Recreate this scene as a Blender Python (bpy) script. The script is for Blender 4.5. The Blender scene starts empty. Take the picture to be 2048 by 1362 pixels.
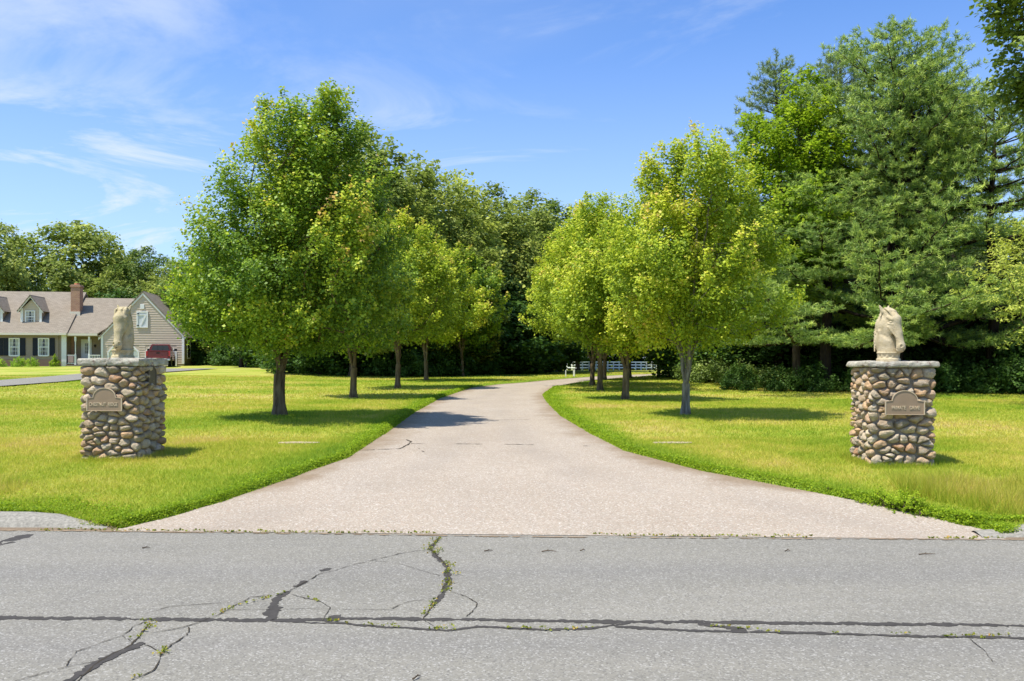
import bpy, math, random
import numpy as np
from mathutils import Vector, Matrix, noise as mnoise
R = math.radians
SC = bpy.context.scene
COL = SC.collection

# ------------------------------------------------------------------ camera, sky, sun, exposure
F = 1700.0; HOR = 714.0; CAMZ = 1.6            # focal length and horizon row measured on the 2048 px photograph
cam = bpy.data.cameras.new('camera'); camo = bpy.data.objects.new('camera', cam); COL.objects.link(camo)
camo.location = (0, 0, CAMZ); camo.rotation_euler = (R(90), 0, 0)
cam.sensor_width = 36; cam.lens = F/2048*36; cam.shift_y = (HOR-681)/2048
cam.clip_start = .05; cam.clip_end = 3000
SC.camera = camo
SUN_DIR = Vector((.35, .20, -.93)).normalized()   # the way the light travels
SC.view_settings.view_transform = 'Standard'; SC.view_settings.look = 'None'
SC.view_settings.gamma = 1; SC.view_settings.exposure = .5
sl = bpy.data.lights.new('sun', 'SUN'); sl.energy = 5.0; sl.angle = R(.53); sl.color = (1, .96, .88)
so = bpy.data.objects.new('sun', sl); COL.objects.link(so); so.location = (-20, -10, 60)
so.rotation_euler = SUN_DIR.to_track_quat('-Z', 'Y').to_euler()
W = bpy.data.worlds.new('World'); SC.world = W; W.use_nodes = True
def world():
    nt = W.node_tree; N = nt.nodes; L = nt.links; N.clear()
    out = N.new('ShaderNodeOutputWorld'); bg = N.new('ShaderNodeBackground'); bg.inputs[1].default_value = .135
    sky = N.new('ShaderNodeTexSky'); sky.sky_type = 'NISHITA'; sky.sun_disc = False
    sky.sun_elevation = math.asin(-SUN_DIR.z); sky.sun_rotation = math.atan2(-SUN_DIR.x, -SUN_DIR.y)
    sky.air_density = 1.0; sky.dust_density = .35; sky.ozone_density = 2.2; sky.altitude = 50
    tint = N.new('ShaderNodeMix'); tint.data_type = 'RGBA'; tint.blend_type = 'MULTIPLY'; tint.inputs[0].default_value = 1
    tint.inputs[7].default_value = (.62, .86, 1.20, 1)
    L.new(sky.outputs[0], tint.inputs[6])
    tc = N.new('ShaderNodeTexCoord'); sep = N.new('ShaderNodeSeparateXYZ'); L.new(tc.outputs['Generated'], sep.inputs[0])
    def m(op, a, b, c=None):
        n = N.new('ShaderNodeMath'); n.operation = op
        for i, v in enumerate((a, b, c)):
            if v is None: continue
            if isinstance(v, (int, float)): n.inputs[i].default_value = v
            else: L.new(v, n.inputs[i])
        return n.outputs[0]
    zz = m('MAXIMUM', m('ADD', sep.outputs[2], .10), .02)
    u = m('DIVIDE', sep.outputs[0], zz); v = m('DIVIDE', sep.outputs[1], zz)
    cb = N.new('ShaderNodeCombineXYZ'); L.new(m('ADD', m('MULTIPLY', u, .55), m('MULTIPLY', v, .16)), cb.inputs[0]); L.new(m('MULTIPLY', v, .62), cb.inputs[1])
    def noi(scale, det, dist, off):
        mp = N.new('ShaderNodeMapping'); mp.inputs[1].default_value = off; L.new(cb.outputs[0], mp.inputs[0])
        n = N.new('ShaderNodeTexNoise'); n.inputs['Scale'].default_value = scale; n.inputs['Detail'].default_value = det
        n.inputs['Roughness'].default_value = .62; n.inputs['Distortion'].default_value = dist; L.new(mp.outputs[0], n.inputs['Vector'])
        return n.outputs[0]
    def mr(x, a, b):
        n = N.new('ShaderNodeMapRange'); n.interpolation_type = 'SMOOTHSTEP'; L.new(x, n.inputs[0]); n.inputs[1].default_value = a; n.inputs[2].default_value = b
        return n.outputs[0]
    wisps = mr(noi(1.7, 9, 1.1, (3.1, 7.4, 0)), .46, .72)
    field = mr(noi(.42, 3, .2, (1.3, 4.4, 0)), .34, .58)
    leftm = mr(sep.outputs[0], .38, -.25)
    cl = m('MULTIPLY', m('MULTIPLY', wisps, field), m('ADD', m('MULTIPLY', leftm, .6), .4))
    veil = m('MULTIPLY', mr(noi(.5, 4, .5, (8.3, 2.2, 0)), .35, .75), m('MULTIPLY', leftm, .16))
    amt = m('MINIMUM', m('ADD', m('MULTIPLY', cl, .95), veil), .85)
    low = mr(sep.outputs[2], .42, .0)             # pale haze towards the skyline
    amt2 = m('MAXIMUM', amt, m('MULTIPLY', low, .40))
    mx = N.new('ShaderNodeMix'); mx.data_type = 'RGBA'; L.new(amt2, mx.inputs[0]); L.new(tint.outputs[2], mx.inputs[6])
    mx.inputs[7].default_value = (4.6, 5.0, 5.5, 1)
    L.new(mx.outputs[2], bg.inputs[0]); L.new(bg.outputs[0], out.inputs[0])
world()

# ------------------------------------------------------------------ numeric helpers
def hsh(ix, iy, seed):
    n = (ix.astype(np.int64)*374761393 + iy.astype(np.int64)*668265263 + seed*1274126177) & 0xffffffff
    n = ((n ^ (n >> 13))*1103515245) & 0xffffffff
    return ((n ^ (n >> 16)) & 0xffff)/65535.0
def vn(x, y, s, seed=0):
    x = np.asarray(x, float)/s; y = np.asarray(y, float)/s
    ix = np.floor(x); iy = np.floor(y); fx = x-ix; fy = y-iy
    fx = fx*fx*(3-2*fx); fy = fy*fy*(3-2*fy)
    a = hsh(ix, iy, seed); b = hsh(ix+1, iy, seed); c = hsh(ix, iy+1, seed); d = hsh(ix+1, iy+1, seed)
    return (a*(1-fx)+b*fx)*(1-fy)+(c*(1-fx)+d*fx)*fy
def fbm(x, y, s, seed=0):
    return (vn(x, y, s, seed)*.5+vn(x, y, s/2.1, seed+1)*.3+vn(x, y, s/4.3, seed+2)*.2)
def sstep(x): x = np.clip(x, 0, 1); return x*x*(3-2*x)
def nrm(v): return v/np.maximum(np.linalg.norm(v, axis=-1, keepdims=True), 1e-9)

# ------------------------------------------------------------------ materials
def lin(c):
    if isinstance(c, str):
        c = [int(c[i:i+2], 16)/255 for i in (0, 2, 4)]
        c = [x/12.92 if x <= .04045 else ((x+.055)/1.055)**2.4 for x in c]
    return (c[0], c[1], c[2], 1)
class NT:
    def __init__(s, name):
        s.m = bpy.data.materials.new(name); s.m.use_nodes = True; s.t = s.m.node_tree
        s.N = s.t.nodes; s.L = s.t.links; s.p = s.N['Principled BSDF']; s.out = s.N['Material Output']
    def set(s, inp, v):
        if hasattr(v, 'node'): s.L.new(v, inp)
        else: inp.default_value = v
    def coord(s, kind='Object', scale=(1, 1, 1)):
        tc = s.N.new('ShaderNodeTexCoord'); mp = s.N.new('ShaderNodeMapping'); s.L.new(tc.outputs[kind], mp.inputs[0]); mp.inputs[3].default_value = scale
        return mp.outputs[0]
    def noise(s, scale, det=4, rough=.55, vec=None, dist=0):
        n = s.N.new('ShaderNodeTexNoise'); n.inputs['Scale'].default_value = scale; n.inputs['Detail'].default_value = det
        n.inputs['Roughness'].default_value = rough; n.inputs['Distortion'].default_value = dist
        s.L.new(vec if vec is not None else s.coord(), n.inputs['Vector']); return n.outputs[0]
    def voro(s, scale, vec=None, out=1, feature='F1'):
        n = s.N.new('ShaderNodeTexVoronoi'); n.inputs['Scale'].default_value = scale; n.feature = feature
        s.L.new(vec if vec is not None else s.coord(), n.inputs['Vector']); return n.outputs[out]
    def attr(s, name, out='Fac'):
        n = s.N.new('ShaderNodeAttribute'); n.attribute_name = name; return n.outputs[out]
    def ramp(s, fac, stops, interp='LINEAR'):
        n = s.N.new('ShaderNodeValToRGB'); n.color_ramp.interpolation = interp; e = n.color_ramp.elements
        while len(e) < len(stops): e.new(.5)
        for k, (p, c) in enumerate(stops): e[k].position = p; e[k].color = lin(c)
        s.L.new(fac, n.inputs[0]); return n.outputs[0]
    def mix(s, fac, a, b, mode='MIX'):
        n = s.N.new('ShaderNodeMix'); n.data_type = 'RGBA'; n.blend_type = mode
        s.set(n.inputs[0], fac)
        for i, v in ((6, a), (7, b)):
            s.set(n.inputs[i], v if hasattr(v, 'node') else lin(v))
        return n.outputs[2]
    def math(s, op, a, b=0.0, c=0.0):
        n = s.N.new('ShaderNodeMath'); n.operation = op; s.set(n.inputs[0], a); s.set(n.inputs[1], b)
        if op in ('MULTIPLY_ADD',): s.set(n.inputs[2], c)
        return n.outputs[0]
    def mr(s, x, a, b, c=0.0, d=1.0):
        n = s.N.new('ShaderNodeMapRange'); s.L.new(x, n.inputs[0])
        for i, v in enumerate((a, b, c, d)): n.inputs[i+1].default_value = v
        return n.outputs[0]
    def bump(s, h, strength=.5, dist=.01):
        n = s.N.new('ShaderNodeBump'); n.inputs['Strength'].default_value = strength; n.inputs['Distance'].default_value = dist
        s.L.new(h, n.inputs['Height']); s.L.new(n.outputs[0], s.p.inputs['Normal'])
    def base(s, c, rough=.7, spec=.3, metal=0.0):
        s.set(s.p.inputs['Base Color'], c if hasattr(c, 'node') else lin(c)); s.set(s.p.inputs['Roughness'], rough)
        s.p.inputs['Specular IOR Level'].default_value = spec; s.p.inputs['Metallic'].default_value = metal
        return s.m
def simple(name, c, rough=.6, spec=.3, metal=0.0, var=.12, scale=3):
    n = NT(name); f = n.noise(scale, 5); c = lin(c)[:3]
    a = tuple(x*(1-var) for x in c); b = tuple(min(1, x*(1+var)) for x in c)
    return n.base(n.mix(f, a, b), rough, spec, metal)
def leafmat(name, stops, trans=.38, tcol=(.34, .50, .06), rough=.5, spec=.3, gain=(1.75, 1.5, 1.0)):
    trans += .02; rough += .08; spec *= .6
    G = gain; stops = [(p, tuple(min(.75, c[i]*G[i]) for i in range(3))) for p, c in stops]
    n = NT(name); col = n.ramp(n.attr('tint'), stops); n.base(col, rough, spec)
    tr = n.N.new('ShaderNodeBsdfTranslucent'); tint = n.mix(.75, col, tcol, 'MIX'); tint2 = n.mix(.5, tint, col); n.L.new(tint2, tr.inputs[0])
    mx = n.N.new('ShaderNodeMixShader'); mx.inputs[0].default_value = trans
    n.L.new(n.p.outputs[0], mx.inputs[1]); n.L.new(tr.outputs[0], mx.inputs[2]); n.L.new(mx.outputs[0], n.out.inputs[0]); return n.m
M = {}
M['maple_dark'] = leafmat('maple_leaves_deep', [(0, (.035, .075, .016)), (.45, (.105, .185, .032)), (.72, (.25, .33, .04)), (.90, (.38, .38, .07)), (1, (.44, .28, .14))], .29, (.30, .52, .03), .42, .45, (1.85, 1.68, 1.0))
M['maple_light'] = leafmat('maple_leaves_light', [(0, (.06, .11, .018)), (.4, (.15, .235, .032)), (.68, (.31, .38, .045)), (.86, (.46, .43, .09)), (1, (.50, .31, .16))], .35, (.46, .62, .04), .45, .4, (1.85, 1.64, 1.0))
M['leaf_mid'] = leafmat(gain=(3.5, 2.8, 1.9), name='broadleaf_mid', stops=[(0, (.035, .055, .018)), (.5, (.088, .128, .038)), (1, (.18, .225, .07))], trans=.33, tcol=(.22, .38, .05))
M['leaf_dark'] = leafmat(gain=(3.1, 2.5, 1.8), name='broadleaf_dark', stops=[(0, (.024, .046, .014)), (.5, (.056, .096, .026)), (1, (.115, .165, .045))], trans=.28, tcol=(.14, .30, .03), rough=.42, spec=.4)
M['leaf_pale'] = leafmat(gain=(3.2, 2.6, 1.7), name='broadleaf_pale', stops=[(0, (.08, .115, .03)), (.5, (.16, .21, .055)), (1, (.27, .32, .095))], trans=.35, tcol=(.30, .45, .06))
M['leaf_lime'] = leafmat('broadleaf_lime', [(0, (.06, .12, .01)), (.5, (.18, .29, .018)), (1, (.36, .46, .035))], .42, (.42, .58, .03), gain=(1.55, 1.4, 1.0))
M['needle'] = leafmat(gain=(2.95, 2.6, 1.6), name='pine_needles', stops=[(0, (.032, .064, .026)), (.5, (.088, .145, .055)), (1, (.215, .28, .09))], trans=.30, tcol=(.20, .36, .10), rough=.38, spec=.5)
M['needle_blue'] = leafmat(gain=(2.5, 2.2, 1.7), name='pine_needles_cool', stops=[(0, (.035, .062, .03)), (.5, (.09, .135, .062)), (1, (.17, .225, .095))], trans=.28, tcol=(.18, .32, .08), rough=.38, spec=.5)
M['leaf_shade'] = leafmat('understory_leaves_shade', [(0, (.022, .055, .012)), (.5, (.05, .11, .02)), (1, (.10, .18, .03))], .25, (.12, .26, .03), .45, .35, (1.5, 1.35, 1.2))  # darker leaf copy, shade of the wood floor put into its colour
M['shrub'] = leafmat('shrub_leaves', [(0, (.07, .16, .015)), (.5, (.18, .34, .03)), (1, (.42, .50, .12))], .35, (.4, .6, .05))
def bark(name, a, b, sc=14):
    n = NT(name); v = n.coord('Object', (1, 1, .18)); f = n.noise(sc, 6, .65, v, .6); g = n.noise(3, 4)
    n.base(n.mix(n.mr(f, .35, .65), a, n.mix(g, b, tuple(x*.7 for x in b))), .9, .15); n.bump(f, .9, .03); return n.m
M['bark_grey'] = bark('bark_grey', (.10, .085, .065), (.36, .33, .27))
M['bark_brown'] = bark('bark_brown', (.05, .035, .022), (.17, .12, .075))
M['bark_dark'] = bark('bark_dark', (.022, .016, .012), (.075, .052, .036))
M['bark_maple'] = bark('bark_maple', (.075, .052, .03), (.27, .20, .12))

GR = [(0, (.10, .20, .022)), (.25, (.20, .32, .03)), (.45, (.32, .395, .042)), (.65, (.45, .455, .08)), (.85, (.58, .50, .14)), (1, (.55, .42, .22))]
def lawnmat():
    n = NT('lawn'); f = n.noise(38, 6, .7); g = n.noise(5, 5, .6)
    t0 = n.attr('tint'); t = n.math('ADD', t0, n.math('MULTIPLY', n.math('ADD', f, -.5), .55)); t = n.math('ADD', t, n.math('MULTIPLY', n.math('ADD', g, -.5), .22))
    c = n.ramp(t, GR); c = n.mix(n.mr(n.noise(120, 3, .6), .35, .7, 0, .55), c, (.06, .10, .015)); c = n.mix(n.mr(t0, .94, 1.0), c, (.24, .18, .12)); n.base(c, .9, .08); n.bump(f, .7, .05); return n.m
M['lawn'] = lawnmat()
M['grass'] = leafmat('grass_blades', GR, .38, (.50, .62, .04), .55, .2, (1.14, 1.08, .85))
def asphalt():
    n = NT('road_asphalt'); v = n.coord('Object')
    f1 = n.voro(100, v, 1); spk = n.N.new('ShaderNodeSeparateColor'); n.L.new(f1, spk.inputs[0])
    big = n.noise(.9, 5, .6, n.coord('Object', (.35, 1.6, 1))); mid = n.noise(7, 5, .6); fine = n.noise(260, 3, .7)
    c = n.mix(n.mr(big, .32, .68), (.205, .190, .150), (.258, .238, .188))
    c = n.mix(n.mr(mid, .3, .75, 0, .25), c, (.18, .172, .155)); c = n.mix(n.mr(n.noise(.45, 6, .7), .5, .75, 0, .4), c, (.17, .16, .14)); c = n.mix(n.mr(n.noise(2.3, 6, .75), .60, .72, 0, .35), c, (.33, .31, .27))
    sy = n.N.new('ShaderNodeSeparateXYZ'); n.L.new(n.coord('Object'), sy.inputs[0]); yy = n.math('ADD', sy.outputs[1], n.math('MULTIPLY', n.noise(.5, 4), .5))
    for cy, wd in ((6.35, .45), (4.75, .35)): c = n.mix(n.mr(n.math('ABSOLUTE', n.math('SUBTRACT', yy, cy+.25)), 0, wd, .45, 0), c, (.165, .155, .14))
    c = n.mix(n.mr(spk.outputs[0], .72, 1.0, 0, .6), c, (.46, .44, .39))
    c = n.mix(n.mr(spk.outputs[1], .68, 1.0, 0, .62), c, (.095, .088, .075))
    c = n.mix(n.mr(fine, .35, .7, 0, .30), c, (.13, .128, .12)); n.base(c, .88, .25)
    n.bump(n.math('ADD', spk.outputs[0], fine), .45, .004); return n.m
M['asphalt'] = asphalt()
def chip():
    n = NT('drive_chipseal'); v = n.coord('Object')
    s = n.N.new('ShaderNodeSeparateColor'); n.L.new(n.voro(78, v, 1), s.inputs[0]); fine = n.noise(190, 3, .7)
    big = n.noise(.6, 5, .6); streak = n.noise(1.6, 4, .6, n.coord('Object', (1.5, .22, 1)))
    c = n.mix(n.mr(big, .3, .7), (.322, .266, .198), (.380, .318, .242))
    c = n.mix(n.mr(streak, .45, .75, 0, .3), c, (.34, .30, .25))
    c = n.mix(n.mr(s.outputs[0], .70, 1, 0, .6), c, (.66, .60, .52)); c = n.mix(n.mr(s.outputs[1], .74, 1, 0, .7), c, (.19, .15, .115))
    c = n.mix(n.mr(s.outputs[2], .86, 1, 0, .5), c, (.42, .27, .18)); c = n.mix(n.mr(fine, .4, .75, 0, .35), c, (.30, .25, .20))
    ed = n.attr('edge'); trk_ = n.math('MULTIPLY', n.mr(n.math('ABSOLUTE', n.math('SUBTRACT', ed, 1.25)), .05, .45, 1, 0), n.mr(n.noise(.8, 4), .35, .6))
    c = n.mix(n.math('MULTIPLY', trk_, .28), c, (.24, .205, .165)); c = n.mix(n.mr(n.noise(.35, 6, .7), .56, .70, 0, .35), c, (.25, .205, .155))
    # soil and pine straw washed over the edges (attribute: distance to the edge, in metres)
    d = n.attr('edge'); nz = n.noise(1.3, 6, .7); dd = n.math('ADD', d, n.math('MULTIPLY', n.math('ADD', nz, -.55), -1.5))
    c = n.mix(n.mr(dd, .05, .52, .9, 0), c, n.mix(n.noise(30, 4), (.14, .10, .062), (.32, .235, .15)))
    n.base(c, .9, .15); n.bump(n.math('ADD', s.outputs[0], fine), .5, .006); return n.m
M['chip'] = chip()
M['berm'] = simple('asphalt_berm', (.25, .232, .19), .9, .2, 0, .75, 38)
M['tar'] = simple('crack_sealant', (.058, .053, .047), .85, .12, 0, .45, 22)
M['crack'] = simple('crack_dark', (.05, .042, .03), .95, .05)  # flat dark brown colour of the thin cracks
M['moss'] = leafmat('crack_weeds', [(0, (.07, .10, .015)), (.6, (.16, .20, .035)), (1, (.30, .20, .09))], .3)
M['sand'] = simple('sandy_soil', (.27, .20, .13), .95, .1, 0, .3, 12)
M['slab'] = simple('pale_slab', (.42, .33, .23), .9, .1, 0, .25, 14)
def stonemat():
    n = NT('fieldstone'); t = n.attr('tint'); v = n.coord('Object')
    c = n.ramp(t, [(0, (.34, .28, .19)), (.2, (.66, .53, .34)), (.4, (.70, .44, .23)), (.6, (.50, .40, .27)), (.8, (.80, .66, .46)), (1, (.58, .31, .15))])
    c = n.mix(n.mr(n.noise(9, 6, .65, v), .35, .7, 0, .6), c, (.27, .19, .12)); c = n.mix(n.mr(n.noise(16, 5, .7, v), .55, .72, 0, .6), c, (.66, .60, .50))
    c = n.mix(n.mr(n.noise(70, 4, .7, v), .4, .7, 0, .35), c, (.17, .14, .11))
    n.base(c, .88, .15); n.bump(n.noise(30, 8, .75, v), 1.0, .03); return n.m
M['stone'] = stonemat()
M['mortar'] = simple('mortar', (.26, .21, .16), .95, .1, 0, .4, 20)
def capmat():
    n = NT('capstone'); v = n.coord('Object'); c = n.mix(n.mr(n.noise(7, 6, .7, v), .35, .65), (.30, .26, .20), (.58, .53, .42))
    c = n.mix(n.mr(n.noise(11, 5, .7, v), .56, .64, 0, .8), c, (.17, .085, .075)); c = n.mix(n.mr(n.noise(40, 5, .7, v), .5, .7, 0, .5), c, (.55, .55, .42))
    n.base(c, .92, .1); n.bump(n.noise(24, 8, .72, v), 1, .025); return n.m
M['cap'] = capmat()
def castmat(name, a, b, moss):
    n = NT(name); v = n.coord('Object'); c = n.mix(n.mr(n.noise(12, 6, .65, v), .35, .65), a, b)
    c = n.mix(n.mr(n.noise(8, 5, .7, v), .55, .68, 0, moss), c, (.30, .28, .12)); c = n.mix(n.mr(n.noise(90, 3, .6, v), .5, .75, 0, .4), c, (.28, .24, .17))
    n.base(c, .9, .12); n.bump(n.noise(55, 7, .75, v), .8, .012); return n.m
M['statue'] = castmat('cast_stone_cream', (.43, .345, .20), (.57, .475, .31), .12)
M['statue_moss'] = castmat('cast_stone_mossy', (.38, .31, .165), (.54, .45, .27), .65)
M['bronze'] = simple('bronze_plaque', (.31, .215, .135), .5, .4, .1, .2, 9)
M['bronze_edge'] = simple('bronze_rim', (.60, .47, .31), .45, .4, .15, .15, 9)
M['bronze_dark'] = simple('bronze_dark', (.12, .10, .085), .45, .5, .35, .2, 9)
M['white'] = simple('white_paint', (.76, .75, .73), .5, .35, 0, .05)
M['vinyl'] = simple('white_vinyl', (.74, .73, .70), .4, .4, 0, .04)
M['fence'] = simple('fence_white', (.82, .82, .78), .5, .35, 0, .04)
M['creamtrim'] = simple('cream_gutter', (.66, .60, .50), .5, .3, 0, .06)
def siding(name, a, b, lines):
    n = NT(name); f = n.noise(3.5, 6, .6, n.coord('Object', (1, 1, 5))); c = n.mix(n.mr(f, .3, .7), a, b); n.base(c, .75, .2); return n.m
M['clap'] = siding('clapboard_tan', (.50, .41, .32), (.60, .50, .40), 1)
M['clap_shade'] = siding('clapboard_shaded', (.30, .235, .175), (.36, .285, .215), 1)  # darker copy of the clapboard, shade under the eaves put into the colour
M['clap_side_shade'] = siding('clapboard_side_shade', (.20, .18, .10), (.25, .22, .13), 1)  # darker boards, shade of the wall turned from the sun is painted in
def shingle():
    n = NT('roof_shingles'); v = n.coord('Object', (1, 1, 1)); br = n.N.new('ShaderNodeTexBrick'); uv = n.N.new('ShaderNodeUVMap')
    n.L.new(uv.outputs[0], br.inputs['Vector']); br.inputs['Scale'].default_value = 1; br.inputs['Brick Width'].default_value = .32; br.inputs['Row Height'].default_value = .15
    br.inputs['Mortar Size'].default_value = .008; br.inputs['Color1'].default_value = (.232, .198, .152, 1); br.inputs['Color2'].default_value = (.295, .252, .196, 1); br.inputs['Mortar'].default_value = (.15, .12, .09, 1)
    c = n.mix(n.mr(n.noise(.8, 5), .35, .7, 0, .35), br.outputs[0], (.22, .18, .135)); n.base(c, .95, .1); n.bump(n.noise(30, 4), .3, .02); return n.m
M['shingle'] = shingle()
def brickm():
    n = NT('brick'); br = n.N.new('ShaderNodeTexBrick'); v = n.coord('Object'); sx = n.N.new('ShaderNodeSeparateXYZ'); n.L.new(v, sx.inputs[0]); cb = n.N.new('ShaderNodeCombineXYZ')
    n.L.new(n.math('ADD', sx.outputs[0], sx.outputs[1]), cb.inputs[0]); n.L.new(sx.outputs[2], cb.inputs[1]); n.L.new(cb.outputs[0], br.inputs['Vector'])
    br.inputs['Scale'].default_value = 1; br.inputs['Brick Width'].default_value = .21; br.inputs['Row Height'].default_value = .075; br.inputs['Mortar Size'].default_value = .01
    br.inputs['Color1'].default_value = (.30, .13, .08, 1); br.inputs['Color2'].default_value = (.42, .22, .13, 1); br.inputs['Mortar'].default_value = (.42, .34, .27, 1)
    n.base(br.outputs[0], .9, .1); return n.m
M['brick'] = brickm()
M['door'] = simple('door_white', (.60, .62, .64), .5, .3, 0, .03)
M['shutter'] = simple('shutter_navy', (.018, .022, .032), .6, .2)
M['glass'] = simple('window_glass', (.025, .03, .035), .08, .6, 0, .3, 2)
M['curtain'] = simple('curtain', (.42, .42, .38), .9, .1)
M['found'] = simple('foundation_pink', (.34, .21, .17), .9, .1)
M['dark'] = simple('dark_void', (.02, .02, .02), .9, .1)
M['red'] = NT('truck_red').base((.17, .006, .010), .25, .5); M['red'].node_tree.nodes['Principled BSDF'].inputs['Coat Weight'].default_value = .3
M['chrome'] = simple('truck_chrome', (.55, .55, .56), .22, .6, .8, .05)
M['tyre'] = simple('tyre_rubber', (.018, .018, .018), .85, .2)
M['lamp_red'] = simple('tail_lamp', (.45, .02, .02), .2, .6)
M['blackplastic'] = simple('black_plastic', (.015, .015, .016), .5, .3)

# ------------------------------------------------------------------ object helpers
def tag(o, label=None, cat=None, group=None, kind=None):
    if label: o['label'] = label
    if cat: o['category'] = cat
    if group: o['group'] = group
    if kind: o['kind'] = kind
    return o
def empty(name, loc, rz=0.0, scale=1.0):
    o = bpy.data.objects.new(name, None); COL.objects.link(o); o.location = loc; o.rotation_euler = (0, 0, rz)
    o.scale = (scale,)*3 if isinstance(scale, (int, float)) else scale; o.empty_display_size = .2; return o
def copy_tree(o, parent=None):
    c = o.copy(); COL.objects.link(c); c.parent = parent
    for ch in list(o.children): copy_tree(ch, c)
    return c
def npmesh(name, V, Fc, mat, parent=None, tint=None, smooth=False, tname='tint', dom='FACE'):
    V = np.asarray(V, np.float32); Fc = np.asarray(Fc, np.int32); me = bpy.data.meshes.new(name); k = Fc.shape[1]
    me.vertices.add(len(V)); me.vertices.foreach_set('co', V.ravel()); me.loops.add(Fc.size); me.loops.foreach_set('vertex_index', Fc.ravel())
    me.polygons.add(len(Fc)); me.polygons.foreach_set('loop_start', np.arange(len(Fc), dtype=np.int32)*k)
    me.polygons.foreach_set('loop_total', np.full(len(Fc), k, np.int32))
    if smooth: me.polygons.foreach_set('use_smooth', np.ones(len(Fc), bool))
    me.update(calc_edges=True)
    if tint is not None:
        a = me.attributes.new(tname, 'FLOAT', dom); a.data.foreach_set('value', np.asarray(tint, np.float32))
    if mat: me.materials.append(mat)
    o = bpy.data.objects.new(name, me); COL.objects.link(o)
    if parent: o.parent = parent
    return o
class MB:
    def __init__(s): s.v = []; s.f = []; s.uv = []
    def poly(s, pts, faces):
        b = len(s.v); s.v += [tuple(p) for p in pts]; s.f += [[b+i for i in f] for f in faces]; return s
    def box(s, x0, x1, y0, y1, z0, z1):
        x0, x1 = min(x0, x1), max(x0, x1)
        return s.poly([(x0, y0, z0), (x1, y0, z0), (x1, y1, z0), (x0, y1, z0), (x0, y0, z1), (x1, y0, z1), (x1, y1, z1), (x0, y1, z1)],
                      [(0, 3, 2, 1), (4, 5, 6, 7), (0, 1, 5, 4), (1, 2, 6, 5), (2, 3, 7, 6), (3, 0, 4, 7)])
    def prism(s, out, a, b):
        # out: outline of 3D points; swept by vector b-a from a
        n = len(out); P = [tuple(Vector(p)+Vector(a)) for p in out]+[tuple(Vector(p)+Vector(b)) for p in out]
        return s.poly(P, [list(range(n))[::-1], list(range(n, 2*n))]+[(i, (i+1) % n, n+(i+1) % n, n+i) for i in range(n)])
    def cyl(s, p0, p1, r0, r1=None, n=12):
        r1 = r0 if r1 is None else r1; p0 = Vector(p0); p1 = Vector(p1); d = (p1-p0).normalized(); a = d.orthogonal().normalized(); c = d.cross(a)
        P = [p0+(a*math.cos(t)+c*math.sin(t))*r0 for t in [2*math.pi*i/n for i in range(n)]]+[p1+(a*math.cos(t)+c*math.sin(t))*r1 for t in [2*math.pi*i/n for i in range(n)]]
        return s.poly(P, [list(range(n))[::-1], list(range(n, 2*n))]+[(i, (i+1) % n, n+(i+1) % n, n+i) for i in range(n)])
    def build(s, name, mat, parent=None, bevel=0, smooth=False, seg=2):
        me = bpy.data.meshes.new(name); me.from_pydata(s.v, [], s.f); me.materials.append(mat)
        import bmesh; bm = bmesh.new(); bm.from_mesh(me); bmesh.ops.recalc_face_normals(bm, faces=bm.faces); bm.to_mesh(me); bm.free()
        o = bpy.data.objects.new(name, me); COL.objects.link(o)
        if parent: o.parent = parent
        if smooth: me.polygons.foreach_set('use_smooth', np.ones(len(me.polygons), bool))
        if bevel:
            m = o.modifiers.new('bevel', 'BEVEL'); m.width = bevel; m.segments = seg; m.limit_method = 'ANGLE'
        return o

# ------------------------------------------------------------------ terrain
def zb(X, Y):
    X = np.asarray(X, float); Y = np.asarray(Y, float)
    v = Y+.045*np.clip(X, -12, 12)*np.clip(1-(Y-7.6)/6, 0, 1)
    c = np.interp(v, [0, 7.64, 9, 10.5, 12, 18, 25, 32, 40, 50, 71, 110, 200], [0, 0, .11, .20, .25, .32, .36, .38, .45, .45, .30, -.12, -.3])
    l = np.interp(v, [0, 7.64, 9, 10.5, 12, 18, 33, 50, 72, 110, 200], [0, 0, .10, .18, .22, .35, .5, .62, .8, .9, 1.0])
    r = np.interp(v, [0, 7.64, 9, 10.5, 12, 18, 32, 60, 110], [0, 0, .11, .20, .25, .34, .40, .5, .6])
    w = sstep((-X-4)/14); z = c*(1-w)+l*w; w2 = sstep((X-9)/10)*(1-sstep((Y-38)/10)); return z*(1-w2)+r*w2
def at(px, py):
    Y = 20.0
    for _ in range(60):
        X = (px-1024)*Y/F; Yn = (CAMZ-float(zb(X, Y)))*F/(py-HOR); Y = Y*.4+Yn*.6
    return (px-1024)*Y/F, Y
EL = [at(*p) for p in [(240, 1058), (330, 1038), (450, 1003), (590, 955), (700, 915), (780, 862), (830, 825), (880, 797), (940, 776), (1000, 768.5), (1050, 765), (1130, 757.5), (1240, 750.5), (1400, 744.7)]]
ER = [at(*p) for p in [(1965, 1060), (1830, 1028), (1700, 1000), (1400, 942), (1250, 903), (1180, 868), (1120, 832), (1092, 803), (1085, 790), (1105, 776), (1150, 767), (1240, 757), (1320, 751.5), (1480, 745.6)]]
EL = sorted(EL, key=lambda p: p[1]); ER = sorted(ER, key=lambda p: p[1])
def vof(X, Y): return Y+.045*np.clip(X, -14, 14)*np.clip(1-(Y-7.64)/6, 0, 1)
EL = [(x, float(vof(x, y))) for x, y in EL]; ER = [(x, float(vof(x, y))) for x, y in ER]
EL.append((34, 92)); ER.append((37, 88))
def xl(Y): return np.interp(Y, [p[1] for p in EL], [p[0] for p in EL])
def xr(Y): return np.interp(Y, [p[1] for p in ER], [p[0] for p in ER])
def yroad(X): return 7.64-.045*np.clip(X, -14, 14)
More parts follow.
